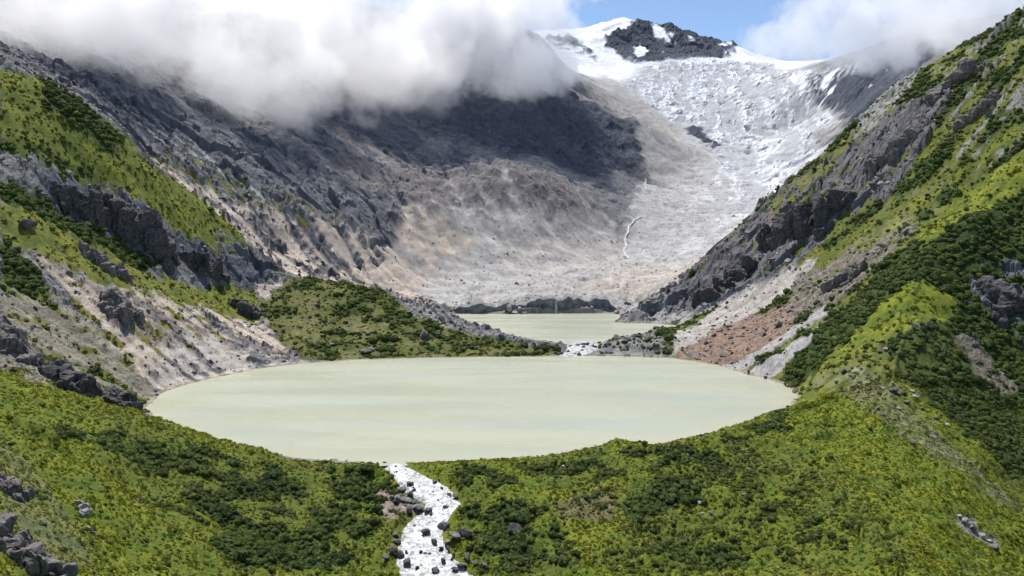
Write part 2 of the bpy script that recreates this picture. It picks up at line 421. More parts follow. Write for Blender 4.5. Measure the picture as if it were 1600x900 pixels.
# left ridge with cliffs
paint({'O': 2, 'G': 2, 'S': .5}, [(0, 105), (100, 142), (180, 198), (240, 262), (330, 325), (445, 430), (390, 452), (300, 420), (150, 300), (0, 295)], 5, 800, 1030)
paint({'S': 1}, [(60, 120), (130, 160), (190, 210), (185, 245), (130, 210), (70, 170)], 6, 800, 1030)
paint({'S': 1}, [(0, 210), (60, 230), (170, 270), (120, 290), (0, 290)], 8, 800, 1030, mod=hi(n2, -0.1, 0.15))
paint({'R': 1, 'D': 3}, [(60, 288), (150, 298), (220, 312), (262, 352), (330, 390), (400, 398), (448, 428), (385, 457), (300, 434), (200, 388), (130, 347), (70, 322)], 5, 800, 1040)
paint({'B': 1, 'T': 1}, [(160, 300), (200, 305), (215, 350), (180, 345)], 5, 800, 1040, mod=hi(n4, 0, .3))
paint({'B': 1, 'T': 1}, [(220, 340), (265, 355), (270, 390), (230, 380)], 5, 800, 1040, mod=hi(n4, 0, .3))
paint({'R': 1, 'D': 1}, [(340, 360), (440, 420), (400, 420), (330, 380)], 6, 800, 1040, mod=hi(ga, 0, .2))
# left slope above the lake
paint({'O': 2, 'G': 1}, [(0, 300), (100, 350), (240, 435), (330, 450), (400, 450), (410, 500), (330, 490), (220, 470), (100, 420), (0, 380)], 6, 500, 960)
paint({'S': 1}, [(0, 280), (70, 312), (140, 352), (250, 412), (235, 430), (120, 372), (0, 312)], 4, 500, 960)
paint({'T': 1}, [(30, 385), (130, 440), (230, 460), (330, 485), (420, 500), (470, 568), (240, 625), (190, 560), (110, 470)], 8, 500, 960, mod=hi(gb + ga, -0.6, 0.4))
paint({'B': 1, 'R': 1}, [(120, 440), (230, 470), (350, 520), (300, 560), (180, 520)], 8, 500, 960, mod=hi(ga + .4 * n2, 0.15, 0.25))
paint({'O': 1}, [(60, 400), (330, 480), (420, 500), (330, 540), (200, 570), (120, 480)], 10, 500, 960, mod=hi(n2 - .5 * ga, 0.28, 0.15))
paint({'C': 1, 'T': 1.3}, [(285, 520), (400, 540), (475, 568), (330, 594), (245, 620), (230, 590)], 8, 500, 960, mod=hi(gb + ga, -0.5, 0.4))
paint({'R': 1.5, 'O': 1, 'T': 1}, [(0, 420), (60, 440), (130, 500), (240, 600), (235, 642), (130, 628), (0, 588)], 6, 440, 720)
paint({'O': 2, 'S': 2, 'G': 1}, [(0, 420), (60, 440), (130, 500), (240, 600), (235, 642), (130, 628), (0, 588)], 6, 440, 720, mod=hi(n2 + n1 * .5, 0.1, 0.12))
paint({'S': 1}, [(0, 370), (70, 430), (60, 470), (0, 440)], 5, 440, 760)
paint({'T': 2, 'C': 1}, [(398, 445), (435, 438), (465, 475), (450, 495), (415, 480)], 5, 800)
# knoll and sill
_kp = [(405, 470), (450, 440), (500, 434), (560, 443), (640, 478), (720, 516), (860, 542), (885, 557), (480, 567), (420, 510)]
paint({'O': 3, 'S': 1}, [(405, 470), (450, 440), (500, 434), (560, 443), (640, 478), (720, 516), (860, 542), (885, 557), (480, 567), (420, 510)], 5, 780, 1040)
paint({'S': 1}, _kp, 5, 780, 1040, mod=hi(n1 + n2, .12, .15), strength=.85)
paint({'O': 3, 'T': .5}, _kp, 5, 780, 1040, mod=hi(-n1 - .8 * n2, .15, .15), strength=.85)
paint({'C': 1, 'R': 1}, [(610, 462), (650, 475), (740, 520), (700, 515), (640, 490)], 4, 780, 1070, mod=hi(n4, -0.1, 0.2))
paint({'R': 2, 'M': 1.2, 'S': .6}, [(860, 545), (885, 557), (1050, 561), (1065, 530), (1000, 522), (935, 536)], 4, 780, 1000)
# right mountain
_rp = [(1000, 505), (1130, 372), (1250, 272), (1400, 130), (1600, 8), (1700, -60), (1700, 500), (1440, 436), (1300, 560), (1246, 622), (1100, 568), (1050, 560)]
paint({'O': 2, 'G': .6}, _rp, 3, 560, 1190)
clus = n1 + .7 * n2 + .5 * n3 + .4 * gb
paint({'S': 1}, _rp, 3, 560, 1190, mod=hi(clus, .0, .16))  # shrub ground, its dark tone also standing in for cloud shade
paint({'R': 1, 'C': .3}, _rp, 3, 560, 1190, mod=hi(-clus + .5 * ga, .42, .1) * sstep(120, 240, ZB), strength=.8)
paint({'R': 1, 'C': 1}, [(1000, 503), (1060, 440), (1150, 430), (1200, 440), (1100, 490), (1062, 508)], 4, 560, 1190)
paint({'D': 2, 'R': 1.5, 'B': .4}, [(1040, 450), (1130, 372), (1200, 318), (1260, 270), (1310, 235), (1400, 175), (1490, 140), (1450, 220), (1385, 312), (1320, 335), (1270, 395), (1200, 440), (1120, 470), (1060, 490), (1040, 480)], 4, 560, 1190, mod=hi(n2 + n1 * .7 + ga * .3, -0.32, 0.12))
paint({'O': 1}, [(1190, 330), (1260, 272), (1330, 215), (1300, 260), (1220, 330)], 4, 560, 1190, mod=hi(n2, -0.1, .2))
paint({'B': 1}, [(1195, 335), (1260, 320), (1250, 380), (1200, 400)], 8, 560, 1190, mod=hi(n2, 0.1, .2))
paint({'C': 2, 'R': 1}, [(1330, 200), (1400, 130), (1440, 105), (1420, 140), (1350, 210)], 4, 560, 1190, mod=hi(n4, -0.1, .2))
paint({'C': 1, 'T': 1, 'M': 1}, [(1050, 520), (1120, 480), (1230, 420), (1280, 400), (1250, 440), (1180, 490), (1100, 530), (1050, 556)], 5, 560, 1190)
paint({'B': 1}, [(1052, 556), (1120, 510), (1200, 485), (1265, 462), (1235, 515), (1160, 568), (1100, 568)], 5, 560, 1190)
paint({'R': 1, 'B': .5}, [(1240, 440), (1420, 330), (1435, 360), (1345, 440), (1280, 490), (1230, 500)], 6, 560, 1190, mod=hi(n2, -0.1, .25))
paint({'C': 1, 'M': 1.5, 'R': .5}, [(1115, 572), (1160, 560), (1290, 478), (1295, 488), (1190, 555), (1150, 580)], 3, 560, 1190)
paint({'C': 1, 'M': 1.5, 'R': .5}, [(1150, 580), (1200, 560), (1295, 500), (1292, 518), (1195, 592)], 3, 560, 1190)
paint({'S': 1}, [(1215, 590), (1300, 495), (1380, 420), (1430, 375), (1520, 290), (1600, 215), (1720, 120), (1720, 640), (1600, 640), (1540, 640), (1480, 560), (1440, 440), (1390, 470), (1290, 560), (1240, 602)], 4, 480, 1190)
paint({'G': 2, 'O': 1}, [(1425, 365), (1500, 300), (1600, 235), (1720, 180), (1720, 260), (1600, 300), (1500, 345), (1440, 385)], 5, 560, 1190)
paint({'G': 2, 'O': 1}, [(1330, 390), (1450, 300), (1560, 210), (1600, 190), (1600, 205), (1480, 300), (1350, 395)], 4, 560, 1190, strength=0.8, mod=hi(n2, -0.1, .2))
paint({'G': 3, 'O': 1}, [(1415, 447), (1445, 436), (1500, 480), (1480, 505), (1400, 520), (1330, 565), (1258, 622), (1244, 612), (1340, 515)], 5, 480, 800)
paint({'R': 1, 'D': 1}, [(1500, 440), (1580, 400), (1640, 430), (1640, 560), (1580, 520), (1520, 480)], 8, 560, 900, mod=hi(n2, 0.05, .15))
# foreground
fg = [(-500, 900), (-500, 480), (-150, 520), (0, 583), (130, 622), (220, 648), (300, 680), (400, 706), (500, 719), (600, 723), (800, 716), (960, 694), (1050, 690), (1130, 671), (1246, 620),
      (1300, 590), (1400, 590), (1480, 650), (1600, 760), (1900, 900), (1900, 1300), (-500, 1300)]
paint({'O': 2, 'G': 1, 'S': .5}, [(600, 726), (1000, 690), (1240, 600), (1330, 520), (1440, 430), (1480, 520), (1620, 660), (1900, 760), (1900, 1300), (600, 1300)], 6, 0, 640, strength=.95)
fgm = paint({'G': 1, 'O': 1.0}, fg, 4, 0, 640)
paint({'G': 1}, fg, 4, 0, 640, mod=hi(n1 + .5 * n3, 0.08, 0.2), strength=.9)
paint({'O': 1}, fg, 4, 0, 640, mod=hi(n2 + n3 * .8, 0.15, 0.2), strength=.8)
paint({'S': 1}, fg, 4, 0, 640, mod=hi(-fold + .5 * n2 + .4 * n1, .05, .25) * (GX < 190), strength=.75)
paint({'G': 3, 'O': 1}, fg, 4, 0, 640, mod=hi(fold + .5 * n2, .45, .2), strength=.9)
paint({'S': 1}, [(60, 690), (200, 680), (330, 710), (480, 728), (590, 735), (640, 790), (610, 880), (560, 900), (300, 900), (360, 830), (250, 750)], 15, 0, 640, mod=hi(n2 + n1 * .8, -0.05, 0.15))
paint({'S': 1}, [(700, 735), (960, 715), (1130, 690), (1230, 650), (1240, 670), (1100, 720), (900, 760), (730, 780)], 10, 0, 640, mod=hi(n2, 0.0, 0.15), strength=.9)
paint({'S': 1}, [(960, 790), (1040, 750), (1110, 760), (1060, 790), (1000, 815)], 10, 0, 640)
paint({'S': 1}, [(720, 800), (860, 790), (900, 900), (740, 900)], 20, 0, 640, mod=hi(n2, -0.15, 0.15))
paint({'B': 1, 'S': .8, 'O': .4}, [(860, 790), (940, 765), (965, 780), (950, 810), (880, 815)], 8, 0, 640, strength=.8)
paint({'S': 1}, [(1000, 700), (1200, 690), (1300, 760), (1420, 880), (1420, 900), (900, 900), (1000, 800)], 20, 0, 640, strength=.45, mod=hi(n2 + .6 * n1, 0.0, 0.2))
paint({'G': 4, 'O': 1}, [(1246, 625), (1330, 600), (1420, 680), (1600, 820), (1600, 900), (1460, 900), (1330, 760), (1225, 665)], 10, 0, 640, strength=.85)
paint({'O': 1, 'C': .4}, [(1260, 590), (1340, 570), (1500, 720), (1590, 800), (1560, 800), (1400, 690)], 8, 0, 640, mod=hi(n2, -0.1, .2), strength=.8)
paint({'S': 3, 'O': 1}, [(1370, 545), (1480, 505), (1560, 560), (1600, 640), (1720, 700), (1720, 800), (1600, 765), (1500, 680), (1420, 595)], 8, 0, 700)
paint({'B': 1, 'R': 1}, [(1490, 520), (1520, 530), (1590, 610), (1570, 625), (1520, 580)], 6, 0, 700, strength=.7)
paint({'C': 2, 'O': 1}, [(1490, 805), (1520, 815), (1560, 850), (1545, 850), (1500, 825)], 5, 0, 640)
paint({'R': 1, 'O': 2.2, 'G': 1}, [(0, 700), (50, 740), (120, 830), (150, 900), (30, 900), (0, 850)], 14, 0, 420, strength=.8)
paint({'B': 2, 'M': 1}, [(585, 770), (640, 760), (650, 800), (600, 820)], 6, 0, 640, mod=hi(n4, -.1, .2))

# ------------------------------------------------------------------ final heights
def Wt(t): return W[..., TI[t]]
veg = Wt('G') + Wt('O') + Wt('S'); rock = Wt('R') + Wt('D'); loose = Wt('C') + Wt('T') + Wt('M') + Wt('B'); ice = Wt('I')
sc = np.sqrt(np.clip(GY / 700, 0.45, 4))
det = veg * (2.0 * n1 + 1.1 * n2 + 0.5 * n4 + 2.0 * gb + 2.6 * gc + 4.2 * fold)
rg1 = ridged2(GX / 85, GY / 85, 5, 51); rg2 = ridged2(GX / 22, GY / 22, 4, 61)
_rm = rock > 0.04
ft = np.zeros((NR, NC), F32)
_x = (GX + 5 * n2 + 2 * gb * 3)[_rm]; _y = (GY + 5 * n1)[_rm]; _s = np.clip(GY / 700, .5, 3)[_rm]
_lev = np.where(_s < 1.4, 1.0, 2.2).astype(F32)
ft[_rm] = _lev * (5.5 * facet2(_x / (26 * _lev), _y / (26 * _lev), 1) + 2.6 * facet2(_x / (9 * _lev), _y / (9 * _lev), 2) + 1.1 * facet2(_x / (4 * _lev), _y / (4 * _lev), 3))
det += rock * (ft * (1 - .6 * sstep(1300, 1600, GY)) + np.minimum(sc, 1.5) * (3.0 * rg1 + 1.5 * gb + .6 * ga))
det += loose * np.minimum(sc, 1.4) * (0.9 * n1 + 0.5 * n2 + 0.25 * n4 * (GY < 1000) + .8 * gb + 0.35 * ga)
def mfacet(mask, cell_, seed):
    r = np.zeros((NR, NC), F32); k = mask > .01; r[k] = facet2(GX[k] / cell_, GY[k] / cell_, seed, 1.5); return r
wall = sstep(990, 1080, GY) * (1 - sstep(2900, 3200, GY)) * (rock + loose)
det += wall * (6.0 * gc + 1.5 * gb + 3 * n1)
mor = sstep(1380, 1480, GY) * (1 - sstep(1720, 1850, GY)) * sstep(-0.24, -0.16, gth) * (1 - sstep(0.10, 0.14, gth)) * sstep(80, 170, ZB)
det += mor * (.6 * gb + 1.0 * n2) + morz * (9.0 * gul + 1.6 * mfacet(morz, 16, 12))
cu = GX * 0.985 - GY * 0.175; cv = GX * 0.175 + GY * 0.985
_im = ice > .04; ft_ice = np.zeros((NR, NC), F32); ft_ice[_im] = facet2(cu[_im] / 26, cv[_im] / 16, 5, 2.0) * 2
ser = ridged2(cu / 150 + n1 * .5, cv / 27 + n1 * .9, 5, 71, 0.6)
dirt = np.maximum(hi(n1 * .7 + gb * .4 + n3 * .8, .2, .25), .8 * hi(ridged2(cu / 85 + .6 * n3, cv / 900, 3, 201) + .4 * n2, .52, .12)) * ice; W[..., TI['I']] -= dirt * .7; W[..., TI['D']] += dirt * .3; W[..., TI['C']] += dirt * .4
det += ice * (6.0 * ser + 8.0 * ridged2(cu / 210, cv / 90, 3, 73) + 1.3 * ft_ice) * np.clip(GY / 2300, .7, 1.6)
det += (Wt('M') * sstep(1100, 1300, GY)) * (5.0 * ridged2(cu / 90, cv / 52, 3, 77, .5))
pk_ = sstep(3950, 4350, GY)
det += pk_ * (70 * (ridged2(GX / 420, GY / 420, 5, 81, .55) - 0.55) + 16 * mfacet(pk_, 110, 9) + 8 * mfacet(pk_, 42, 8)) * (1 - .55 * Wt('N'))
det += sstep(1900, 2300, GY) * Wt('D') * (6 * rg1 + 10 * gc)
GR = np.random.default_rng(3).normal(size=(NR, NC)).astype(F32)
det += (loose * .14 * (GY < 1000) + rock * .10 * (GY < 1250)) * np.clip(GY / 500, .6, 2.5) * GR
d1 = poly_sd(GX, GY, lake1); d2 = poly_sd(GX, GY, lake2)
det *= 0.12 + 0.88 * sstep(0, 22, np.minimum(d1, d2))
H = ZB + det
nz = n4 * 1.2 + n2 * 2.4 + n1 * 2.2
e1 = d1 + nz * np.clip(GY / 700, .5, 1); e2 = d2 + nz * 1.0
k1 = sstep(22, 2, d1); H = H * (1 - k1) + (LAKE_Z + ZB * 0.35 + 0.35 * det) * k1 * (d1 > 0) + H * k1 * (d1 <= 0)
H = np.where(e1 < 0, np.minimum(H, LAKE_Z - 0.35 + np.maximum(e1, -25) * 0.25), np.where(d1 < 18, np.maximum(H, LAKE_Z + 0.3 + e1 * 0.10), H))
H = np.where(e2 < 0, np.minimum(H, LAKE2_Z - 0.35 + np.maximum(e2, -25) * 0.25), np.where((d2 < 14) & (d1 > 0), np.maximum(H, LAKE2_Z + 0.3 + e2 * 0.12), H))
H = np.where((d1 > 0) & (d2 > 0) & (d1 < 40) & (d2 < 40), np.where(e1 < d2 * 0 + 14, np.minimum(H, np.maximum(LAKE_Z + .5 + e1 * 0.6, .4)), H), H)
# the outlet stream and the cascade between the lakes, as left and right banks in pixels
STREAMS = {'outlet': [(598, 626, 723), (604, 640, 730), (616, 658, 740), (625, 688, 754), (636, 704, 765), (656, 708, 776), (668, 717, 785), (662, 704, 797), (645, 698, 810), (636, 692, 825), (630, 688, 842), (622, 698, 860), (624, 716, 880), (634, 738, 902), (650, 760, 930)],
           'cascade': [(883, 942, 534.0), (886, 938, 538), (888, 932, 543), (884, 925, 548), (872, 915, 552), (856, 900, 557)]}
def stream_banks(key):
    rows = STREAMS[key]
    return np.array([hit(l, v) for l, r, v in rows]), np.array([hit(r, v) for l, r, v in rows])
SB = {k: stream_banks(k) for k in STREAMS}
for k, (bl, br) in SB.items():
    poly = np.concatenate([bl, br[::-1]])
    j0, j1 = ((poly[:, 0] / poly[:, 1]).min() - .05 - TH[0]) / DTH, ((poly[:, 0] / poly[:, 1]).max() + .05 - TH[0]) / DTH
    i0, i1 = (np.log(poly[:, 1].min()) - .05 - L0) / DL, (np.log(poly[:, 1].max()) + .05 - L0) / DL
    sl = (slice(int(i0), int(i1)), slice(int(j0), int(j1)))
    ds = poly_sd(GX[sl], GY[sl], poly) + 1.2 * n4[sl]
    bed = (ZB[sl] - 1.8) if k == 'outlet' else (1.0 + 5.2 * sstep(805, 846, GY[sl]) - 1.0)
    H[sl] = np.minimum(H[sl], bed + np.maximum(ds, 0) * 0.55 + sstep(7, 12, ds) * 50)
H = H.astype(F32)
VIS_T = (H - CAM_Z) / GY
VIS = VIS_T >= np.concatenate([np.full((1, NC), -9, F32), np.maximum.accumulate(VIS_T, 0)[:-1]]) - 0.0015

# ------------------------------------------------------------------ colours of the ground
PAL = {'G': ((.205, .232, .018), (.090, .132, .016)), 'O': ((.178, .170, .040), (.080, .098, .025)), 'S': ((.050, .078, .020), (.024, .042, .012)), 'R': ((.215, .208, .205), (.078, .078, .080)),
       'D': ((.080, .090, .114), (.033, .038, .050)), 'C': ((.415, .41, .40), (.28, .277, .273)), 'T': ((.47, .40, .335), (.32, .262, .21)), 'B': ((.26, .175, .13), (.16, .115, .09)),  # dark rock D carries extra blue in place of distant haze
       'I': ((.60, .62, .65), (.17, .19, .215)), 'N': ((.80, .82, .84), (.70, .73, .77)), 'M': ((.40, .38, .355), (.245, .232, .22))}
fsm = fst * np.maximum(morz, .5 * sstep(1250, 1400, GY) * (1 - sstep(2000, 2300, GY)) * (gth < .12))
MIXN = {'G': n2 + n4 * .5 + .4 * n1, 'O': n2 + n4 * .6, 'S': n4 + n2 * .5, 'R': rg2 * .5 + ga * .5 + n4 * .4, 'D': rg2 * .5 + ga * .5 + n4 * .3, 'C': n2 * .4 + ga * .35 + gb * .2 + n4 * .3 + .8 * fsm,
        'T': gb * .4 + ga * .8 + n4 * .4 + .6 * fsm, 'B': n2 + n4, 'I': ser * 1.1 + n4 * .5 + n1 * .3, 'N': n2, 'M': ga * .2 + n2 * .7 + n4 * .5}  # ice tone follows the crevasses, putting the shade of their troughs into colour
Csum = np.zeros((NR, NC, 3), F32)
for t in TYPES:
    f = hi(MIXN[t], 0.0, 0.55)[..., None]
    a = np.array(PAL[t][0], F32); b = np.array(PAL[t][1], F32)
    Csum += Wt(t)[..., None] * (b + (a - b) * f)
spk = np.random.default_rng(4).random((NR, NC)).astype(F32)          # loose stones, paler and darker than their ground
stn = np.where(spk > .94, 1.28, np.where(spk < .09, .6, 1.0)).astype(F32) * (1 + .05 * GR)
Csum *= (1 + (stn - 1) * (1 - .85 * sstep(1050, 1250, GY)) * (loose * .8 + rock * .35 + ice * .35 + veg * .25))[..., None]
wet = np.maximum(1 - sstep(.6, 3.2, e1), 1 - sstep(.6, 3.2, e2))[..., None] * .85     # muddy gravel rim of the lakes
Csum = Csum * (1 - wet) + wet * np.array([.30, .265, .205], F32) * (1 + .3 * n4[..., None])
Csum = np.clip(Csum, .004, .86)
# ------------------------------------------------------------------ meshes of the land
def new_mesh(name, verts, faces_flat, loop_start, smooth=True):
    me = bpy.data.meshes.new(name)
    nv = len(verts); nf = len(loop_start)
    me.vertices.add(nv); me.vertices.foreach_set("co", np.ascontiguousarray(verts, F32).ravel())
    me.loops.add(len(faces_flat)); me.loops.foreach_set("vertex_index", np.ascontiguousarray(faces_flat, np.int32))
    me.polygons.add(nf); me.polygons.foreach_set("loop_start", np.ascontiguousarray(loop_start, np.int32))
    me.polygons.foreach_set("use_smooth", np.full(nf, smooth))
    me.update(calc_edges=True)
    return me
def link(name, me, mat=None, kind=None, label=None, cat=None, group=None, parent=None):
    o = bpy.data.objects.new(name, me)
    if mat is not None and me is not None and len(me.materials) == 0:
        me.materials.append(mat)
    if kind: o["kind"] = kind
    if label: o["label"] = label
    if cat: o["category"] = cat
    if group: o["group"] = group
    COL.objects.link(o)
    if parent is not None: o.parent = parent
    return o
def nodes(mat):
    mat.use_nodes = True
    nt = mat.node_tree; nt.nodes.clear()
    out = nt.nodes.new("ShaderNodeOutputMaterial")
    return nt, out
def nd(nt, typ, **kw):
    n = nt.nodes.new(typ)
    for k, v in kw.items():
        if k.startswith("i_"):
            n.inputs[k[2:].replace("_", " ")].default_value = v
        elif k.startswith("n_"):
            n.inputs[int(k[2:])].default_value = v
        else:
            setattr(n, k, v)
    return n
def ground_material(name, rough=0.95, bump=((0.5, 0.8), (0.12, 2.5)), var=0.35, spec=0.15, cs=(0.35, 1.7), bd=5.0):
    m = bpy.data.materials.new(name); nt, out = nodes(m); L = nt.links.new
    tc = nd(nt, "ShaderNodeTexCoord"); at_ = nd(nt, "ShaderNodeAttribute", attribute_name="Col")
    na = nd(nt, "ShaderNodeTexNoise", i_Scale=cs[0], i_Detail=bd, i_Roughness=0.62)
    nb = nd(nt, "ShaderNodeTexNoise", i_Scale=cs[1], i_Detail=min(bd, 4.0), i_Roughness=0.6)
    L(tc.outputs["Object"], na.inputs["Vector"]); L(tc.outputs["Object"], nb.inputs["Vector"])
    ad = nd(nt, "ShaderNodeMath", operation='ADD'); L(na.outputs[0], ad.inputs[0]); L(nb.outputs[0], ad.inputs[1])
    mr = nd(nt, "ShaderNodeMapRange"); mr.inputs[1].default_value = 0.65; mr.inputs[2].default_value = 1.35; mr.inputs[3].default_value = 1 - var; mr.inputs[4].default_value = 1 + var
    L(ad.outputs[0], mr.inputs[0])
    mx = nd(nt, "ShaderNodeVectorMath", operation='SCALE'); L(at_.outputs["Color"], mx.inputs[0]); L(mr.outputs[0], mx.inputs["Scale"])
    bs = nd(nt, "ShaderNodeBsdfPrincipled", i_Roughness=rough); bs.inputs["Specular IOR Level"].default_value = spec
    L(mx.outputs[0], bs.inputs["Base Color"])
    prev = None
    for scale, dist in bump:
        nn = nd(nt, "ShaderNodeTexNoise", i_Scale=scale, i_Detail=bd, i_Roughness=0.58); L(tc.outputs["Object"], nn.inputs["Vector"])
        b = nd(nt, "ShaderNodeBump", i_Strength=0.8, i_Distance=dist); L(nn.outputs[0], b.inputs["Height"])
        if prev: L(prev.outputs[0], b.inputs["Normal"])
        prev = b
    L(prev.outputs[0], bs.inputs["Normal"]); L(bs.outputs[0], out.inputs[0])
    return m
MAT = {}
MAT['green'] = ground_material("grass_and_heath", bump=((0.35, 1.6), (1.2, 0.7)), var=0.4)
MAT['slope'] = ground_material("rock_and_scree", bump=((0.2, 1.3), (0.6, 0.6)), var=0.38, cs=(0.16, 0.7), bd=3.5)
MAT['slope_far'] = ground_material("far_scree", bump=((0.04, 2.2), (0.11, 1.0)), var=0.2, cs=(0.03, 0.13), bd=2.0)
MAT['far'] = ground_material("far_rock", bump=((0.012, 14.0), (0.04, 5.0)), var=0.25, cs=(0.01, 0.05), bd=2.0)
MAT['ice'] = ground_material("glacier_ice", rough=0.6, bump=((0.025, 8.0), (0.07, 3.0)), var=0.18, spec=0.4, cs=(0.02, 0.08), bd=2.0)

# which landform a face belongs to
lake_cut = (d1 < -6) | (d2 < -6)
REG = np.zeros((NR, NC), np.int8)
ridge_l = np.interp(gth[0], *zip(*sorted((x / y, y) for x, y, z in [at(*p) for p in [(-350, -30, 850), (-200, 40, 880), (0, 112, 905), (100, 148, 935), (180, 200, 960), (240, 262, 975), (300, 312, 990), (370, 365, 1005), (440, 425, 1015), (480, 438, 1012)]])))
def inside_px(px, ymin=0, ymax=99999):
    return polymask(px, 1, ymin, ymax) > 0.5
REGNAMES = ['mountain_terrain', 'foreground_hillside', 'left_mountain_slope', 'right_mountain_slope', 'valley_terrain', 'glacier', 'snow_peak_terrain', 'lake_knoll_terrain']
m_gl = Wt('I') > 0.5
REG[...] = 0
REG[(GY > 1075) & (GY < 2600) & (gth > -0.16) & (Wt('M') + Wt('C') * .6 + Wt('T') * .6 > 0.5) & (mor < .4)] = 4
REG[m_gl] = 5
REG[(GY > 3700) & ~m_gl] = 6
REG[(GY < 1240) & (gth > 0.13)] = 3
REG[(gth < 0) & (GY < ridge_l[None, :] + 8)] = 2
REG[(fgm > 0.5) | (GY < 430)] = 1
kn = inside_px([(405, 470), (450, 440), (500, 434), (560, 443), (640, 478), (720, 516), (860, 542), (900, 557), (480, 567), (420, 510)], 780, 1040)
REG[kn] = 7
FR = REG[:-1, :-1]
keep = ~(lake_cut[:-1, :-1] & lake_cut[1:, 1:] & lake_cut[1:, :-1] & lake_cut[:-1, 1:])
IDX = np.arange(NR * NC).reshape(NR, NC)
quads = np.stack([IDX[:-1, :-1], IDX[:-1, 1:], IDX[1:, 1:], IDX[1:, :-1]], -1)
VERT = np.stack([GX, GY, H], -1).reshape(-1, 3)
COLV = np.concatenate([Csum.reshape(-1, 3), np.ones((NR * NC, 1), F32)], 1)
RMAT = ['slope_far', 'green', 'slope', 'slope', 'slope_far', 'ice', 'far', 'green']
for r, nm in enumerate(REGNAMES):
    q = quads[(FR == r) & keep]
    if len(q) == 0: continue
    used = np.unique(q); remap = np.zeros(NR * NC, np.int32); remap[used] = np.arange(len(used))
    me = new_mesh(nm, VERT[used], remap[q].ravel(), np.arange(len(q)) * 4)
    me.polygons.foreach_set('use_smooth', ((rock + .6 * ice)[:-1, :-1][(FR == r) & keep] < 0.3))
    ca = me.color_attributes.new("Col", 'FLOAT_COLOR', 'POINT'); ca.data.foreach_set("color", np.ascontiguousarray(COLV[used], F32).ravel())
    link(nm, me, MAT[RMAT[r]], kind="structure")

# ------------------------------------------------------------------ water
def water_material(name):
    m = bpy.data.materials.new(name); nt, out = nodes(m); L = nt.links.new
    tc = nd(nt, "ShaderNodeTexCoord"); at_ = nd(nt, "ShaderNodeAttribute", attribute_name="Col")
    bs = nd(nt, "ShaderNodeBsdfPrincipled"); bs.inputs["IOR"].default_value = 1.33; bs.inputs["Specular IOR Level"].default_value = 0.4
    L(at_.outputs["Color"], bs.inputs["Base Color"])
    mp = nd(nt, "ShaderNodeMapping"); mp.inputs["Scale"].default_value = (0.006, 0.03, 1); L(tc.outputs["Object"], mp.inputs["Vector"])
    n = nd(nt, "ShaderNodeTexNoise", i_Scale=1.0, i_Detail=1.5, i_Distortion=0.2); L(mp.outputs[0], n.inputs["Vector"])
    rr = nd(nt, "ShaderNodeMapRange"); rr.inputs[1].default_value = .35; rr.inputs[2].default_value = .65; rr.inputs[3].default_value = .2; rr.inputs[4].default_value = .36; L(n.outputs[0], rr.inputs[0]); L(rr.outputs[0], bs.inputs["Roughness"])
    mp2 = nd(nt, "ShaderNodeMapping"); mp2.inputs["Scale"].default_value = (0.35, 0.9, 1); L(tc.outputs["Object"], mp2.inputs["Vector"])
    rp = nd(nt, "ShaderNodeTexNoise", i_Scale=1.0, i_Detail=5.0, i_Roughness=.6); L(mp2.outputs[0], rp.inputs["Vector"])
    b = nd(nt, "ShaderNodeBump", i_Strength=0.5, i_Distance=0.5); L(rp.outputs[0], b.inputs["Height"]); L(b.outputs[0], bs.inputs["Normal"])
    L(bs.outputs[0], out.inputs[0])
    return m
MAT['lake'] = water_material("milky_lake_water")
def lake_mesh(name, dist, z):
    st = 2
    D = dist[::st, ::st]; gx = GX[::st, ::st]; gy = GY[::st, ::st]
    ok = D < 7
    f = ok[:-1, :-1] & ok[1:, :-1] & ok[:-1, 1:] & ok[1:, 1:]
    idx = np.arange(D.size).reshape(D.shape)
    q = np.stack([idx[:-1, :-1], idx[:-1, 1:], idx[1:, 1:], idx[1:, :-1]], -1)[f]
    used = np.unique(q); rm = np.zeros(D.size, np.int32); rm[used] = np.arange(len(used))
    x = gx.ravel()[used]; y = gy.ravel()[used]; d = D.ravel()[used]
    me = new_mesh(name, np.stack([x, y, np.full(len(used), z, F32)], 1), rm[q].ravel(), np.arange(len(q)) * 4)
    band = hi(fbm2(x / 170, y / 34, 2, 141), .12, .22)[:, None]; silt = hi(fbm2(x / 110, y / 50, 2, 151), .05, .3)[:, None]
    shal = (1 - sstep(2, 26, -d + 7 * fbm2(x / 30, y / 30, 2, 161)))[:, None]
    c = np.array([.375, .398, .298]) * (1 - silt) + silt * np.array([.402, .412, .308])
    c = c * (1 - .5 * band) + .5 * band * np.array([.37, .41, .355])  # bluish bands: water sheen painted into the lake colour
    c = c * (1 - .4 * shal) + .4 * shal * np.array([.44, .42, .285])
    ca = me.color_attributes.new("Col", 'FLOAT_COLOR', 'POINT'); ca.data.foreach_set("color", np.concatenate([c, np.ones((len(c), 1))], 1).astype(F32).ravel())
    return link(name, me, MAT['lake'], kind="structure")
lake_mesh("lake_water", d1, LAKE_Z)
lake_mesh("upper_lake_water", d2, LAKE2_Z)
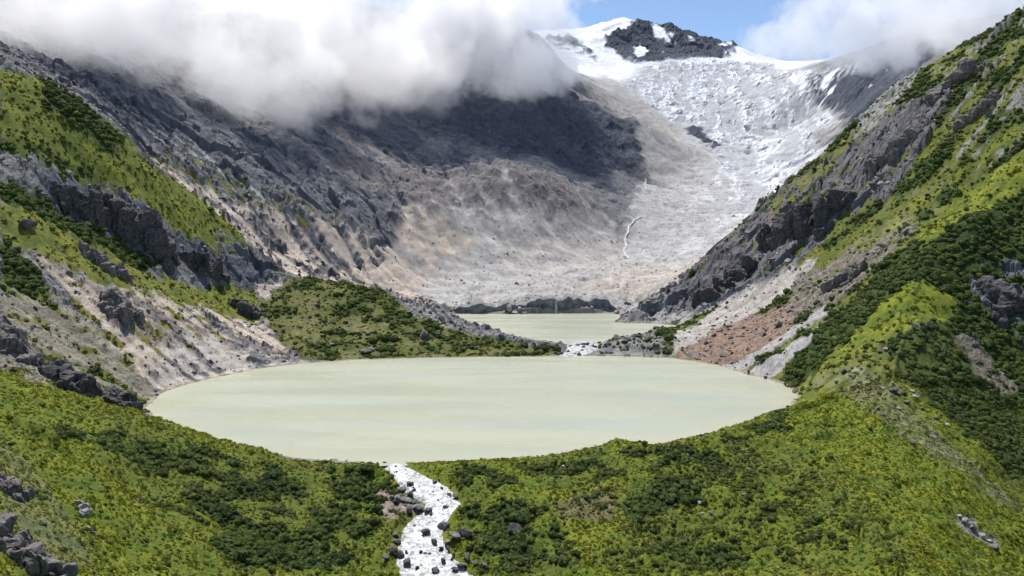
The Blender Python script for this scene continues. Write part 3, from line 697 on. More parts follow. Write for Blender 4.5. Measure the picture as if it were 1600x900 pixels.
#%%OBJECTS%%
rnd = random.Random(5)
def foam_material():
    m = bpy.data.materials.new("white_water"); nt, out = nodes(m); L = nt.links.new
    tc = nd(nt, "ShaderNodeTexCoord")
    n = nd(nt, "ShaderNodeTexNoise", i_Scale=0.20, i_Detail=5.0, i_Roughness=0.6, i_Distortion=1.8); L(tc.outputs["Object"], n.inputs["Vector"])
    cr = nd(nt, "ShaderNodeValToRGB"); e = cr.color_ramp.elements
    e[0].position = 0.40; e[0].color = (.17, .19, .175, 1); e[1].position = 0.54; e[1].color = (.50, .515, .515, 1); L(n.outputs[0], cr.inputs[0])
    bs = nd(nt, "ShaderNodeBsdfPrincipled", i_Roughness=0.45); L(cr.outputs[0], bs.inputs["Base Color"])
    b = nd(nt, "ShaderNodeBump", i_Strength=0.7, i_Distance=0.6); L(n.outputs[0], b.inputs["Height"]); L(b.outputs[0], bs.inputs["Normal"])
    L(bs.outputs[0], out.inputs[0])
    return m
MAT['foam'] = foam_material()
def resample(p, n):
    d = np.concatenate([[0], np.cumsum(np.linalg.norm(np.diff(p, axis=0), axis=1))])
    t = np.linspace(0, d[-1], n)
    return np.stack([np.interp(t, d, p[:, k]) for k in range(p.shape[1])], 1)
def stream_mesh(name, bl, br, zf, nlen, nacr, amp, kind="structure"):
    tl = np.linspace(0, 1, len(bl)); tt = np.linspace(0, 1, nlen)
    A = np.stack([np.interp(tt, tl, bl[:, k]) for k in (0, 1)], 1); B = np.stack([np.interp(tt, tl, br[:, k]) for k in (0, 1)], 1)
    s = np.linspace(-0.12, 1.12, nacr)
    g = A[:, None, :] * (1 - s[None, :, None]) + B[:, None, :] * s[None, :, None]
    x, y = g[..., 0], g[..., 1]
    z = zf(x, y) + amp * (ridged2(x / 7, y / 5, 3, 91) * .6 + fbm2(x / 3, y / 3, 2, 95) * .4) - 0.8 * np.abs(s * 2 - 1)[None, :] ** 3
    idx = np.arange(nlen * nacr).reshape(nlen, nacr)
    q = np.stack([idx[:-1, :-1], idx[1:, :-1], idx[1:, 1:], idx[:-1, 1:]], -1).reshape(-1, 4)
    me = new_mesh(name, np.stack([x, y, z], -1).reshape(-1, 3), q.ravel(), np.arange(len(q)) * 4)
    me.update()
    if me.polygons[len(q) // 2].normal.z < 0: me.flip_normals()
    return link(name, me, MAT['foam'], kind=kind)
zbs = lambda x, y: gridsample(ZB, x, y)
def outlet_z(x, y):
    return np.minimum(zbs(x, y) - 0.5, -0.05) 
stream_mesh("outlet_stream", *SB['outlet'], outlet_z, 260, 60, 1.0)
stream_mesh("cascade_stream", *SB['cascade'], lambda x, y: 0.15 + 5.9 * sstep(803, 842, y), 60, 30, 0.5)
def ribbon(name, px, w0, w1, lift, ymin=0):
    c = resample(np.array([hit(u, v, H, ymin) for u, v in px]), 90)
    t = np.gradient(c, axis=0); t /= np.linalg.norm(t, axis=1)[:, None] + 1e-9
    nrm = np.stack([-t[:, 1], t[:, 0]], 1)
    wd = np.linspace(w0, w1, 90) * (1 + .5 * pn2(np.arange(90) * .23, np.zeros(90), 4))
    s = np.linspace(-1, 1, 5)
    g = c[:, None, :] + nrm[:, None, :] * s[None, :, None] * wd[:, None, None]
    z = gridsample(H, g[..., 0], g[..., 1]); z = np.maximum(z, z.mean(1)[:, None]) + lift
    idx = np.arange(450).reshape(90, 5)
    q = np.stack([idx[:-1, :-1], idx[1:, :-1], idx[1:, 1:], idx[:-1, 1:]], -1).reshape(-1, 4)
    me = new_mesh(name, np.concatenate([g, z[..., None]], -1).reshape(-1, 3), q.ravel(), np.arange(len(q)) * 4)
    me.update()
    return link(name, me, MAT['foam'], kind="structure")
ribbon("meltwater_stream", [(1003, 339), (990, 345), (982, 356), (976, 372), (978, 384), (974, 393), (982, 404)], 2.2, 3.4, 0.9, 1200)
ribbon("meltwater_stream", [(1009, 280), (1008, 290), (1010, 298)], 2.2, 2.6, 0.9, 1200)

# ------------------------------------------------------------------ rocks
def rock_material(name, c0, c1, c2, scale=0.35):
    m = bpy.data.materials.new(name); nt, out = nodes(m); L = nt.links.new
    tc = nd(nt, "ShaderNodeTexCoord"); gm = nd(nt, "ShaderNodeNewGeometry")
    n = nd(nt, "ShaderNodeTexNoise", i_Scale=scale, i_Detail=7.0, i_Roughness=0.65); L(gm.outputs["Position"], n.inputs["Vector"])
    cr = nd(nt, "ShaderNodeValToRGB"); e = cr.color_ramp.elements
    e[0].position = 0.34; e[0].color = (*c0, 1); e[1].position = 0.62; e[1].color = (*c1, 1); x = e.new(0.72); x.color = (*c2, 1)
    L(n.outputs[0], cr.inputs[0])
    bs = nd(nt, "ShaderNodeBsdfPrincipled", i_Roughness=0.9); bs.inputs["Specular IOR Level"].default_value = 0.2; L(cr.outputs[0], bs.inputs["Base Color"])
    n2_ = nd(nt, "ShaderNodeTexNoise", i_Scale=scale * 3, i_Detail=6.0, i_Roughness=0.7); L(gm.outputs["Position"], n2_.inputs["Vector"])
    b = nd(nt, "ShaderNodeBump", i_Strength=0.8, i_Distance=0.5); L(n2_.outputs[0], b.inputs["Height"]); L(b.outputs[0], bs.inputs["Normal"])
    L(bs.outputs[0], out.inputs[0])
    return m
MAT['rock'] = rock_material("grey_rock", (.085, .076, .070), (.22, .20, .185), (.33, .30, .26))
MAT['brownrock'] = rock_material("brown_rock", (.085, .062, .050), (.20, .155, .13), (.31, .26, .215))
MAT['darkrock'] = rock_material("dark_rock", (.036, .034, .035), (.115, .11, .108), (.20, .185, .165))
MAT['palerock'] = rock_material("pale_rock", (.22, .21, .20), (.40, .385, .37), (.52, .50, .47))
MAT['icecliff'] = rock_material("debris_covered_ice", (.10, .102, .108), (.25, .25, .25), (.38, .37, .36), 0.12)
def ico(sub):
    bm = bmesh.new(); bmesh.ops.create_icosphere(bm, subdivisions=sub, radius=1.0)
    v = np.array([x.co[:] for x in bm.verts], F32); f = np.array([[q.index for q in p.verts] for p in bm.faces], np.int32)
    bm.free(); return v, f
ICO = {k: ico(k) for k in (2, 3, 4)}
def faceted(sub, seed, nplanes=11, noise=0.06, steep=False):
    rg = np.random.default_rng(seed)
    v, f = ICO[sub]
    nn = rg.normal(size=(nplanes, 3))
    if steep:
        nn[:, 2] *= 0.25; nn[-2:, 2] = 2.0
    nn /= np.linalg.norm(nn, axis=1)[:, None]
    dd = rg.uniform(0.38, 0.86, nplanes)
    dots = v @ nn.T
    r = np.where(dots > 0.05, dd / np.maximum(dots, 0.05), 9).min(1)
    r = np.minimum(r, 1.1)
    p = v * r[:, None]
    p = p * (1 + noise * fbm3(p * 3.2, 3, seed % 17)[:, None])
    return p.astype(F32), f
def tri_mesh(name, v, f, smooth=False):
    return new_mesh(name, v, f.ravel(), np.arange(len(f)) * 3, smooth)
BOULDER = []
for k in range(9):
    v, f = faceted(3, 100 + k)
    v = v * np.array([1.0, rnd.uniform(.7, .95), rnd.uniform(.55, .8)], F32)
    BOULDER.append(v)
BF = ICO[3][1]
BM = {}
def boulder_mesh(k, mat):
    if (k, mat) not in BM:
        me = tri_mesh("boulder", BOULDER[k], BF); me.materials.append(MAT[mat]); BM[(k, mat)] = me
    return BM[(k, mat)]
def boulder(u, v, px, mat, label, group=None, k=None, sink=0.25, name="boulder", ymin=0, zmin=None, lift=0.0):
    x, y = hit(u, v, H, ymin)
    z = float(gridsample(H, np.array([x]), np.array([y]))[0])
    if zmin is not None: z = max(z, zmin)
    s = px * y / FPX * 0.5
    o = link(name, boulder_mesh(rnd.randrange(9) if k is None else k, mat), None, None, label, "boulder", group)
    o.location = (x, y, z + lift + s * (0.55 - sink)); o.scale = (s, s, s); o.rotation_euler = (rnd.uniform(-.3, .3), rnd.uniform(-.3, .3), rnd.uniform(0, 6.28))
    return o
boulder(43, 357, 34, 'darkrock', "big lone dark boulder on the yellow grass below the ridge cliff", k=2)
boulder(804, 829, 34, 'darkrock', "flat dark boulder in the heath some way from the outlet stream", k=4)
for u, v, p in ((694, 829, 26), (712, 842, 30), (727, 838, 34), (700, 850, 18)):
    boulder(u, v, p, 'rock', "grey boulder in the heap on the shrubby bank of the outlet stream", "boulders heaped on the bank of the outlet stream")
for u, v, p in ((628, 768, 20), (641, 776, 18), (650, 789, 16), (655, 798, 20), (640, 800, 18), (622, 785, 16), (612, 780, 14), (646, 770, 14), (620, 850, 18), (612, 865, 20), (624, 872, 22), (604, 872, 16), (617, 838, 12),
                (702, 776, 14), (712, 778, 12), (697, 796, 16), (704, 762, 9), (690, 865, 10), (730, 875, 18), (722, 888, 20), (742, 884, 16), (756, 885, 14), (708, 868, 12), (590, 726, 8), (601, 727, 9), (604, 732, 7), (620, 741, 7), (686, 752, 7)):
    boulder(u, v, p, 'rock', "brown-grey boulder on the edge of the white outlet stream", "boulders along the edges of the outlet stream", lift=.5)
for u, v, p in ((641, 761, 13), (679, 757, 9), (690, 767, 8), (667, 804, 16), (673, 808, 12), (653, 820, 4), (670, 821, 5), (648, 826, 7), (664, 840, 17), (678, 854, 20), (657, 869, 10), (664, 870, 9), (637, 886, 21), (652, 893, 12), (692, 884, 14),
                (635, 868, 9), (690, 862, 12), (700, 863, 12), (682, 898, 16), (710, 896, 15), (646, 766, 6), (668, 749, 7), (677, 774, 6), (684, 786, 5), (706, 880, 9), (618, 733, 5), (672, 870, 8)):
    boulder(u, v, p, 'darkrock', "wet dark boulder standing in the white water of the outlet stream", "boulders in the white water of the outlet stream", sink=0.1, lift=1.1)
for u, v, p in ((902, 541, 9), (910, 540, 11), (918, 541, 10), (926, 543, 9), (912, 545, 8), (936, 537, 9), (888, 551, 8), (905, 556, 9)):
    boulder(u, v, p, 'rock', "mauve-grey boulder in the cascade between the two lakes", "boulders in the cascade between the lakes", sink=0.1)
for u, v, p in ((946, 541, 10), (952, 539, 11), (958, 543, 8), (966, 538, 9), (975, 535, 12), (984, 532, 9), (990, 530, 10), (1000, 527, 9), (1010, 533, 9), (1016, 547, 9), (1025, 550, 8), (1030, 529, 7), (870, 541, 9), (862, 543, 8), (848, 541, 9), (980, 542, 8), (1022, 540, 9), (1040, 545, 8)):
    boulder(u, v, p, 'darkrock', "dark boulder on the low rubble bar between the two lakes", "boulders on the bar between the lakes")
for u, v, p in ((795, 487, 17), (812, 488, 12), (820, 492, 10), (803, 491, 12)):
    boulder(u, v, p, 'palerock', "pale block lying in the upper lake below the ice cliff", "pale blocks in the upper lake", ymin=1000, sink=0.1)
for u, v, p in ((663, 529, 26), (684, 527, 20), (572, 552, 18), (580, 548, 12), (612, 541, 9), (520, 540, 12), (655, 548, 8), (560, 520, 7), (730, 541, 11), (745, 546, 10), (620, 520, 7), (500, 505, 7), (705, 505, 14), (690, 502, 18), (640, 490, 12)):
    boulder(u, v, p, 'rock', "grey boulder on the heathy knoll between the two lakes", "boulders on the knoll between the lakes")
for u, v, p in ((1232, 604, 10), (1226, 596, 9), (1243, 612, 12), (1212, 600, 7), (1120, 568, 10), (1170, 580, 7), (1195, 590, 8), (1148, 575, 6)):
    boulder(u, v, p, 'rock', "boulder at the waterline below the scree and the green spur", "boulders at the waterline below the spur")
for u, v, p in ((1383, 548, 14), (1390, 552, 10), (1374, 552, 9), (1397, 612, 18), (1412, 616, 16), (1425, 612, 10), (1418, 630, 12), (1432, 622, 12), (1440, 640, 10), (1462, 655, 12), (1470, 650, 8), (1404, 640, 10), (1360, 672, 10), (1425, 694, 12), (1320, 583, 12), (1355, 592, 8), (1372, 640, 9), (1380, 650, 12), (1480, 665, 10), (1395, 600, 8)):
    boulder(u, v, p, rnd.choice(['rock', 'darkrock', 'palerock']), "stone among shrubs on the crest of the grassy spur", "stones on the crest of the grassy spur")
for u, v, p in ((1507, 818, 16), (1520, 828, 20), (1534, 838, 14), (1555, 858, 20), (1545, 846, 10), (1500, 810, 10)):
    boulder(u, v, p, 'palerock' if p != 20 else 'rock', "stone in the bare scar low on the spur near the picture corner", "stones in the bare scar on the spur")
for u, v, p in ((942, 708, 8), (1054, 745, 10), (1094, 788, 12), (1162, 774, 10), (1110, 804, 10), (1098, 803, 8), (1170, 735, 8), (1075, 712, 8), (993, 737, 7), (1141, 740, 9), (1160, 775, 8), (1018, 720, 6), (1250, 745, 7), (1300, 800, 7), (880, 730, 7), (1036, 850, 8), (1080, 870, 8), (930, 700, 6)):
    boulder(u, v, p, rnd.choice(['rock', 'palerock']), "small stone lying in the grass of the lake dam", "stones in the grass of the lake dam")

def largest_piece(me, name):
    nv = len(me.vertices); e = np.zeros(len(me.edges) * 2, np.int32); me.edges.foreach_get("vertices", e); e = e.reshape(-1, 2)
    lab = np.arange(nv)
    while True:
        m = np.minimum(lab[e[:, 0]], lab[e[:, 1]]); new = lab.copy()
        np.minimum.at(new, e[:, 0], m); np.minimum.at(new, e[:, 1], m); new = new[new]; new = new[new]
        if (new == lab).all(): break
        lab = new
    ids, cnt = np.unique(lab, return_counts=True)
    if len(ids) == 1: return me
    ok = lab == ids[cnt.argmax()]
    co = np.zeros(nv * 3, F32); me.vertices.foreach_get("co", co); co = co.reshape(-1, 3)
    li = np.zeros(len(me.loops), np.int32); me.loops.foreach_get("vertex_index", li)
    q = li.reshape(-1, 4); q = q[ok[q[:, 0]]]
    rm = np.cumsum(ok) - 1
    return new_mesh(name, co[ok], rm[q].ravel(), np.arange(len(q)) * 4, False)
# crags: clusters of broken blocks standing out of the slopes
def crag(name, spots, mat, label, stretch=(1.0, .8, 1.15), group=None, sub=4, cat="crag", per=5, ymin=0, steep=True):
    V, Fs, off = [], [], 0
    rg = np.random.default_rng(int(spots[0][0] * 7 + spots[0][1]))
    c0 = None
    spots = [q for i, q in enumerate(spots) for q in ([q] if i == 0 else [tuple((a + b) / 2 for a, b in zip(q, spots[i - 1])), q])]
    for u, v, p in spots:
        x, y = hit(u, v + p * 0.25, H, ymin); z = float(gridsample(H, np.array([x]), np.array([y]))[0])
        s = p * y / FPX * 0.5
        for q in range(per):
            pv, pf = faceted(sub if q < 2 else 3, int(rg.integers(1e6)), int(rg.integers(8, 13)), 0.08, steep)
            k = s * (1.0 if q == 0 else rg.uniform(.35, .7))
            a = rg.uniform(0, 6.28); ca, sa = math.cos(a), math.sin(a)
            pv = pv * np.array(stretch) * rg.uniform(.8, 1.2, 3)
            pv = np.stack([pv[:, 0] * ca - pv[:, 1] * sa, pv[:, 0] * sa + pv[:, 1] * ca, pv[:, 2]], 1) * k
            ox, oy = (0, 0) if q == 0 else rg.uniform(-.9, .9, 2) * s
            zz = float(gridsample(H, np.array([x + ox]), np.array([y + oy]))[0])
            V.append(pv + np.array([x + ox, y + oy, zz + k * 0.15])); Fs.append(pf + off); off += len(pv)
        if c0 is None: c0 = np.array([x, y, z])
    V = np.concatenate(V) - c0
    o = link(name, tri_mesh(name, V, np.concatenate(Fs)), MAT[mat], None, label, cat, group)
    o.location = c0
    md = o.modifiers.new("merge", 'REMESH'); md.mode = 'VOXEL'; md.voxel_size = spots[0][2] * c0[1] / FPX / 44; md.use_smooth_shade = False
    dg = bpy.context.evaluated_depsgraph_get(); dg.update()
    me2 = largest_piece(bpy.data.meshes.new_from_object(o.evaluated_get(dg)), name); o.modifiers.clear(); o.data = me2
    if len(me2.materials) == 0: me2.materials.append(MAT[mat])
    q = np.zeros(len(me2.vertices) * 3, F32); me2.vertices.foreach_get("co", q); q = q.reshape(-1, 3); S_ = spots[0][2] * c0[1] / FPX
    w = (q + c0) / S_
    q += S_ * (0.06 * np.stack([fbm3(w * 4, 3, 2), fbm3(w * 4, 3, 7), 1.2 * fbm3(w * np.array([3, 3, 7]), 3, 12)], 1) - 0.05 * np.clip(1 - 7 * np.abs(pn3(w * np.array([3.2, 3.2, 1.2]), 3)), 0, 1)[:, None] * np.array([1, 1, .4]) * np.sign(q + 1e-6))
    me2.vertices.foreach_set("co", q.ravel()); me2.update()
    return o
crag("rock_crag", [(85, 580, 62), (110, 590, 58), (60, 600, 40), (130, 600, 44)], 'darkrock', "tall dark crag rising over the grassy hillside at the left of the lake")
crag("rock_crag", [(170, 612, 46), (200, 622, 38), (150, 622, 30)], 'darkrock', "low dark crag next to the lake's shore below the tan scree")
crag("rock_crag", [(20, 530, 60), (45, 555, 44), (0, 500, 50)], 'rock', "broken grey crag at the picture's left edge above the grass")
crag("rock_crag", [(165, 460, 42), (185, 470, 48), (195, 490, 38)], 'rock', "brown and grey crag in the middle of the tan slope")
crag("rock_crag", [(150, 400, 30), (170, 412, 28), (190, 425, 24), (130, 385, 26)], 'rock', "narrow rib of dark rocks under the green strip on the slope")
crag("rock_crag", [(380, 480, 34), (400, 484, 26), (365, 470, 22)], 'darkrock', "dark outcrop beside the tan patch above the lake's far shore")
crag("rock_crag", [(20, 850, 62), (60, 868, 56), (100, 890, 44), (0, 820, 60)], 'rock', "large grey outcrop in the near corner below the hillside")
crag("rock_crag", [(12, 750, 48), (30, 770, 36)], 'rock', "fissured grey outcrop above the large one in the near corner")
crag("rock_crag", [(125, 785, 22), (132, 800, 20)], 'palerock', "slim pale outcrop in the grass right of the fissured outcrop", per=4)
crag("rock_crag", [(137, 826, 18)], 'palerock', "small pale outcrop in the grass below the slim pale one", per=4)
crag("rock_crag", [(634, 778, 19), (620, 778, 15), (646, 790, 17)], 'rock', "low brown outcrop on the outlet stream's bank at its first bend", (1.3, 1.0, .32), per=5, steep=False)
crag("rock_crag", [(100, 312, 44), (140, 325, 52), (185, 338, 60), (225, 358, 60), (262, 385, 52)], 'darkrock', "high dark cliff with brown stains under the upper green ridge", (1.0, .6, 1.3), per=3, ymin=780)
crag("rock_crag", [(300, 402, 50), (340, 414, 46), (380, 430, 44), (425, 430, 34)], 'darkrock', "jagged dark cliff end running down to the tan patch above the knoll", (1.0, .6, 1.1), per=3, ymin=780)
crag("rock_crag", [(1205, 372, 52), (1240, 350, 60), (1280, 328, 58), (1320, 300, 50)], 'darkrock', "broad dark cliff in the middle of the far right mountainside", (1.0, .7, 1.2), per=3, ymin=780)
crag("rock_crag", [(1085, 462, 40), (1110, 452, 42), (1140, 430, 40), (1170, 408, 40)], 'darkrock', "dark blocky cliff above the pale scree near the upper lake", (1.0, .7, 1.0), per=3, ymin=780)
crag("rock_crag", [(1360, 262, 40), (1390, 235, 40), (1425, 205, 36)], 'rock', "grey cliff high on the right mountainside below its skyline", (1.0, .7, 1.2), per=3, ymin=780)
crag("rock_crag", [(1455, 150, 34), (1480, 130, 36), (1510, 108, 34)], 'rock', "broken grey rocks on the skyline high on the right mountain", (1.0, .8, .9), per=4, ymin=780)
crag("rock_crag", [(1500, 190, 26), (1525, 172, 28), (1550, 150, 24)], 'rock', "small grey outcrop in the scrub below the skyline rocks", (1.0, .8, .8), per=4, ymin=780)
crag("rock_crag", [(1300, 445, 30), (1330, 425, 32), (1360, 400, 28), (1395, 372, 26)], 'rock', "rib of grey rocks between the rusty talus and the dark thicket", (1.0, .7, .9), per=4, ymin=600)
crag("rock_crag", [(1545, 445, 50), (1580, 460, 54), (1560, 490, 40)], 'darkrock', "dark outcrop in the thicket at the picture's right edge", (1.0, .8, 1.0), per=4)


# rubble strewn over scree, rock and moraine
def rubble(name, dens_, limit, size, mats, spread=.45, lab=None, grp=None):
    prob = (dens_ * (GY * DTH) * (GY * DL) * np.where(VIS, 1.0, .04)).ravel(); tot = prob.sum(); n = int(min(tot, limit))
    rg_ = np.random.default_rng(len(name)); pk = rg_.choice(NR * NC, size=n, replace=False, p=prob / tot)
    yy = np.exp(L0 + (pk // NC + rg_.random(n)) * DL); xx = (TH[0] + (pk % NC + rg_.random(n)) * DTH) * yy; zz = gridsample(H, xx, yy)
    sz = size * np.exp(rg_.normal(0, spread, n)) * np.clip(yy / 600, .6, 2.2)
    u_, v_ = project(xx, yy, zz)
    fr = np.argsort(-np.where(VIS[pk // NC, pk % NC] & (u_ > 10) & (u_ < 1590) & (v_ < 890), sz / yy, 0))[:len(mats)]
    pr = []
    for k, i in enumerate(fr):
        o = link("boulder", boulder_mesh(k % 9, mats[k]), None, None, lab, "boulder", grp)
        o.location = (float(xx[i]), float(yy[i]), float(zz[i] + .1 * sz[i])); o.scale = (float(sz[i]),) * 3; pr.append(o)
    ok = np.ones(n, bool); ok[fr] = False
    pend.append((name, np.stack([xx, yy, zz + .1 * sz], 1)[ok], sz[ok], rg_.random(ok.sum()) * 6.28, pr))
pend = []
dry = ((d1 > 1.0) & (d2 > 1.0)).astype(F32)
rubble("rubble_cover", dry * (GY < 1150) * (Wt('T') * .012 + Wt('C') * .02 + Wt('B') * .03 + Wt('R') * .022 + Wt('D') * .008), 10000, .95, ['rock', 'darkrock', 'palerock', 'rock', 'palerock'], .5, "one of the biggest loose blocks on the bare slopes", "biggest loose blocks on the bare slopes")
rubble("far_rubble_cover", dry * (GY > 1100) * (GY < 2300) * (Wt('M') * .006 + Wt('C') * .005 + Wt('T') * .004 + Wt('D') * .002 + Wt('R') * .002) * (hi(n2 + n1, 0, .3) + .3), 9000, .55, ['rock', 'palerock', 'rock', 'palerock'], .45, "one of the biggest loose blocks on the far valley floor", "biggest loose blocks on the far valley floor")
rubble("grass_stones", dry * (GY < 640) * (Wt('O') * .012 + Wt('G') * .004 + Wt('S') * .003) * (hi(n1 + n2, .1, .2) + .1), 900, .42, ['palerock', 'rock', 'palerock'], .4, "one of the biggest loose stones in the near grass", "biggest loose stones in the near grass")

# ------------------------------------------------------------------ ice cliff behind the upper lake
def ice_cliff():
    px = [(682, 491), (700, 491), (740, 491), (770, 490.5), (800, 490), (860, 489.5), (920, 489), (950, 489), (968, 491)]
    top = [0.6, 10, 14, 11, 17, 21, 24, 20, 5]
    c = np.array([on_plane(u, v, LAKE2_Z) for u, v in px]); c = np.concatenate([c, np.array(top)[:, None]], 1)
    c = resample(c, 260); n = len(c); m = 26
    V = np.zeros((n, m, 3), F32)
    i = np.arange(n)
    scal = np.clip(.5 + 1.5 * fbm2(i * .05, i * 0., 4, 8), 0, 1.2)             # uneven, bitten edge
    for j in range(m):
        t = j / (m - 1)
        h = c[:, 2] * (0.62 + .45 * scal)
        if t < .7:
            f = t / .7; z = LAKE2_Z - 1.5 + (h + 1.5) * f; back = 1.0 + 3.0 * f + (1 - f) * 2.5 * (1 - scal)
        else:
            f = (t - .7) / .3; z = LAKE2_Z + h * (1 + .10 * f) ; back = 4 + 34 * f
        V[:, j, 0] = c[:, 0] + pn2(i * .15, np.full(n, j * .3), 5) * 1.2; V[:, j, 1] = c[:, 1] + back + 3.4 * ridged2(i * .07, np.full(n, j * .04), 4, 6, .6); V[:, j, 2] = z + (pn2(i * .2, np.full(n, j * .4), 9) * .8 if t > .5 else 0)
        if t >= .99:
            V[:, j, 2] = gridsample(H, V[:, j, 0], V[:, j, 1]) - 1.0
    idx = np.arange(n * m).reshape(n, m)
    q = np.stack([idx[:-1, :-1], idx[1:, :-1], idx[1:, 1:], idx[:-1, 1:]], -1).reshape(-1, 4)
    me = new_mesh("ice_cliff", V.reshape(-1, 3), q.ravel(), np.arange(len(q)) * 4)
    return link("ice_cliff", me, MAT['icecliff'], kind="structure")
ice_cliff()
def waterfall(u, w, zt):
    x, y = on_plane(u, 489.5, LAKE2_Z)
    V = []; nr = 14
    for k in range(nr):
        t = k / (nr - 1); z = LAKE2_Z + zt * (1 - t); ww = w * (.6 + .7 * t); yy = y + 2.2 - 3.4 * t
        for s in (-1, -.4, .4, 1):
            V.append((x + s * ww + .3 * math.sin(k * 1.7), yy + .5 * (1 - s * s) * -1, z))
    idx = np.arange(nr * 4).reshape(nr, 4)
    q = np.stack([idx[:-1, :-1], idx[1:, :-1], idx[1:, 1:], idx[:-1, 1:]], -1).reshape(-1, 4)
    link("waterfall", new_mesh("waterfall", np.array(V), q.ravel(), np.arange(len(q)) * 4), MAT['foam'], kind="structure")
waterfall(869, 1.7, 19)

# ------------------------------------------------------------------ shrubs
def leaf_material(name, c0, c1, tint=False):
    m = bpy.data.materials.new(name); nt, out = nodes(m); L = nt.links.new
    oi = nd(nt, "ShaderNodeObjectInfo"); gm = nd(nt, "ShaderNodeNewGeometry")
    n = nd(nt, "ShaderNodeTexNoise", i_Scale=0.9, i_Detail=3.0); L(gm.outputs["Position"], n.inputs["Vector"])
    n2_ = nd(nt, "ShaderNodeTexNoise", i_Scale=0.035, i_Detail=2.0); L(gm.outputs["Position"], n2_.inputs["Vector"])
    a = nd(nt, "ShaderNodeMath", operation='MULTIPLY_ADD'); L(oi.outputs["Random"], a.inputs[0]); a.inputs[1].default_value = 0.45; L(n.outputs[0], a.inputs[2])
    b = nd(nt, "ShaderNodeMath", operation='ADD'); L(a.outputs[0], b.inputs[0]); L(n2_.outputs[0], b.inputs[1])
    cr = nd(nt, "ShaderNodeValToRGB"); e = cr.color_ramp.elements; e[0].position = 0.85 / 2; e[0].color = (*c0, 1); e[1].position = 1.5 / 2; e[1].color = (*c1, 1)
    h = nd(nt, "ShaderNodeMath", operation='MULTIPLY'); L(b.outputs[0], h.inputs[0]); h.inputs[1].default_value = 0.5; L(h.outputs[0], cr.inputs[0])
    csock = cr.outputs[0]
    if tint:
        ta = nd(nt, "ShaderNodeAttribute", attribute_name="tint", attribute_type='INSTANCER')
        bw = nd(nt, "ShaderNodeMapRange"); L(h.outputs[0], bw.inputs[0]); bw.inputs[1].default_value = .40; bw.inputs[2].default_value = .78; bw.inputs[3].default_value = .80; bw.inputs[4].default_value = 1.45
        sc_ = nd(nt, "ShaderNodeVectorMath", operation='SCALE'); L(ta.outputs["Color"], sc_.inputs[0]); L(bw.outputs[0], sc_.inputs["Scale"]); csock = sc_.outputs[0]
    bs = nd(nt, "ShaderNodeBsdfPrincipled", i_Roughness=0.75); bs.inputs["Specular IOR Level"].default_value = 0.25; L(csock, bs.inputs["Base Color"])
    tr = nd(nt, "ShaderNodeBsdfTranslucent"); tw = nd(nt, "ShaderNodeVectorMath", operation='MULTIPLY'); L(csock, tw.inputs[0]); tw.inputs[1].default_value = (1.25, 1.2, .6); L(tw.outputs[0], tr.inputs[0])
    ms = nd(nt, "ShaderNodeMixShader"); ms.inputs[0].default_value = .33; L(bs.outputs[0], ms.inputs[1]); L(tr.outputs[0], ms.inputs[2])
    L(ms.outputs[0], out.inputs[0])
    return m
MAT['leaf'] = leaf_material("shrub_leaves", (.036, .062, .017), (.135, .175, .040))
def shrub_mesh(seed, flat):
    rg = np.random.default_rng(seed)
    v, f = ICO[2]
    v = v.copy()
    lob = rg.normal(size=(6, 3)); lob[:, 2] = np.abs(lob[:, 2]); lob /= np.linalg.norm(lob, axis=1)[:, None]
    r = 0.72 + 0.3 * np.max(np.clip(v @ lob.T, 0, 1) ** 5, 1) + .14 * pn3(v * 2.2, seed)
    core = v * r[:, None] * np.array([1, 1, flat]); 
    V = [core]; Fs = [f]; off = len(core)
    n = 120
    d = rg.normal(size=(n, 3)); d[:, 2] = np.abs(d[:, 2]) * 1.1 - .15; d /= np.linalg.norm(d, axis=1)[:, None]
    rr = 0.74 + 0.3 * np.max(np.clip(d @ lob.T, 0, 1) ** 5, 1) + .14 * pn3(d * 2.2, seed)
    c = d * (rr * rg.uniform(.92, 1.12, n))[:, None] * np.array([1, 1, flat])
    t1 = np.cross(d, rg.normal(size=(n, 3))); t1 /= np.linalg.norm(t1, axis=1)[:, None]; t2 = np.cross(d, t1) * .8 + d * rg.uniform(-.5, .9, n)[:, None]
    s = rg.uniform(.12, .24, n)[:, None]
    q = np.stack([c - t1 * s, c + t2 * s, c + t1 * s, c - t2 * s * .6], 1).reshape(-1, 3)
    k = np.arange(n)[:, None] * 4 + off
    V.append(q); Fs.append(np.concatenate([np.concatenate([k, k + 1, k + 2], 1), np.concatenate([k, k + 2, k + 3], 1)]))
    me = tri_mesh("shrub", np.concatenate(V), np.concatenate(Fs)); me.materials.append(MAT['leaf'])
    return me
SHR = [shrub_mesh(300 + k, fl) for k, fl in enumerate((.75, .62, .85, .7, .55, .95))]
rg = np.random.default_rng(99)
cell = (GY * DTH) * (GY * DL)
water = (d1 < 1.5) | (d2 < 1.5)
for k, (bl, br) in SB.items():
    pass
dens = (Wt('S') * 0.16 + Wt('O') * 0.034 * hi(n2 + .6 * n1, 0.15, .15) + Wt('G') * 0.015 * hi(n1 + .6 * n2, 0.0, .3) + Wt('R') * .004 * (GY < 760)) * (GY < 1200) * (~water)
dens = dens * np.where(GY < 560, 1.0, 0.35)
slp = (poly_sd(GX, GY, np.concatenate([SB['outlet'][0], SB['outlet'][1][::-1]])) < 2.5) & (GY < 470)
dens[slp] = 0
vis_pad = VIS | np.roll(VIS, 2, 0) | np.roll(VIS, -2, 0) | np.roll(VIS, 5, 0)
dens = dens * np.where(vis_pad, 1.0, 0.15)
prob = (dens * cell).ravel(); tot = prob.sum()
N = int(min(tot, 34000))
pick = rg.choice(NR * NC, size=N, replace=False, p=prob / tot)
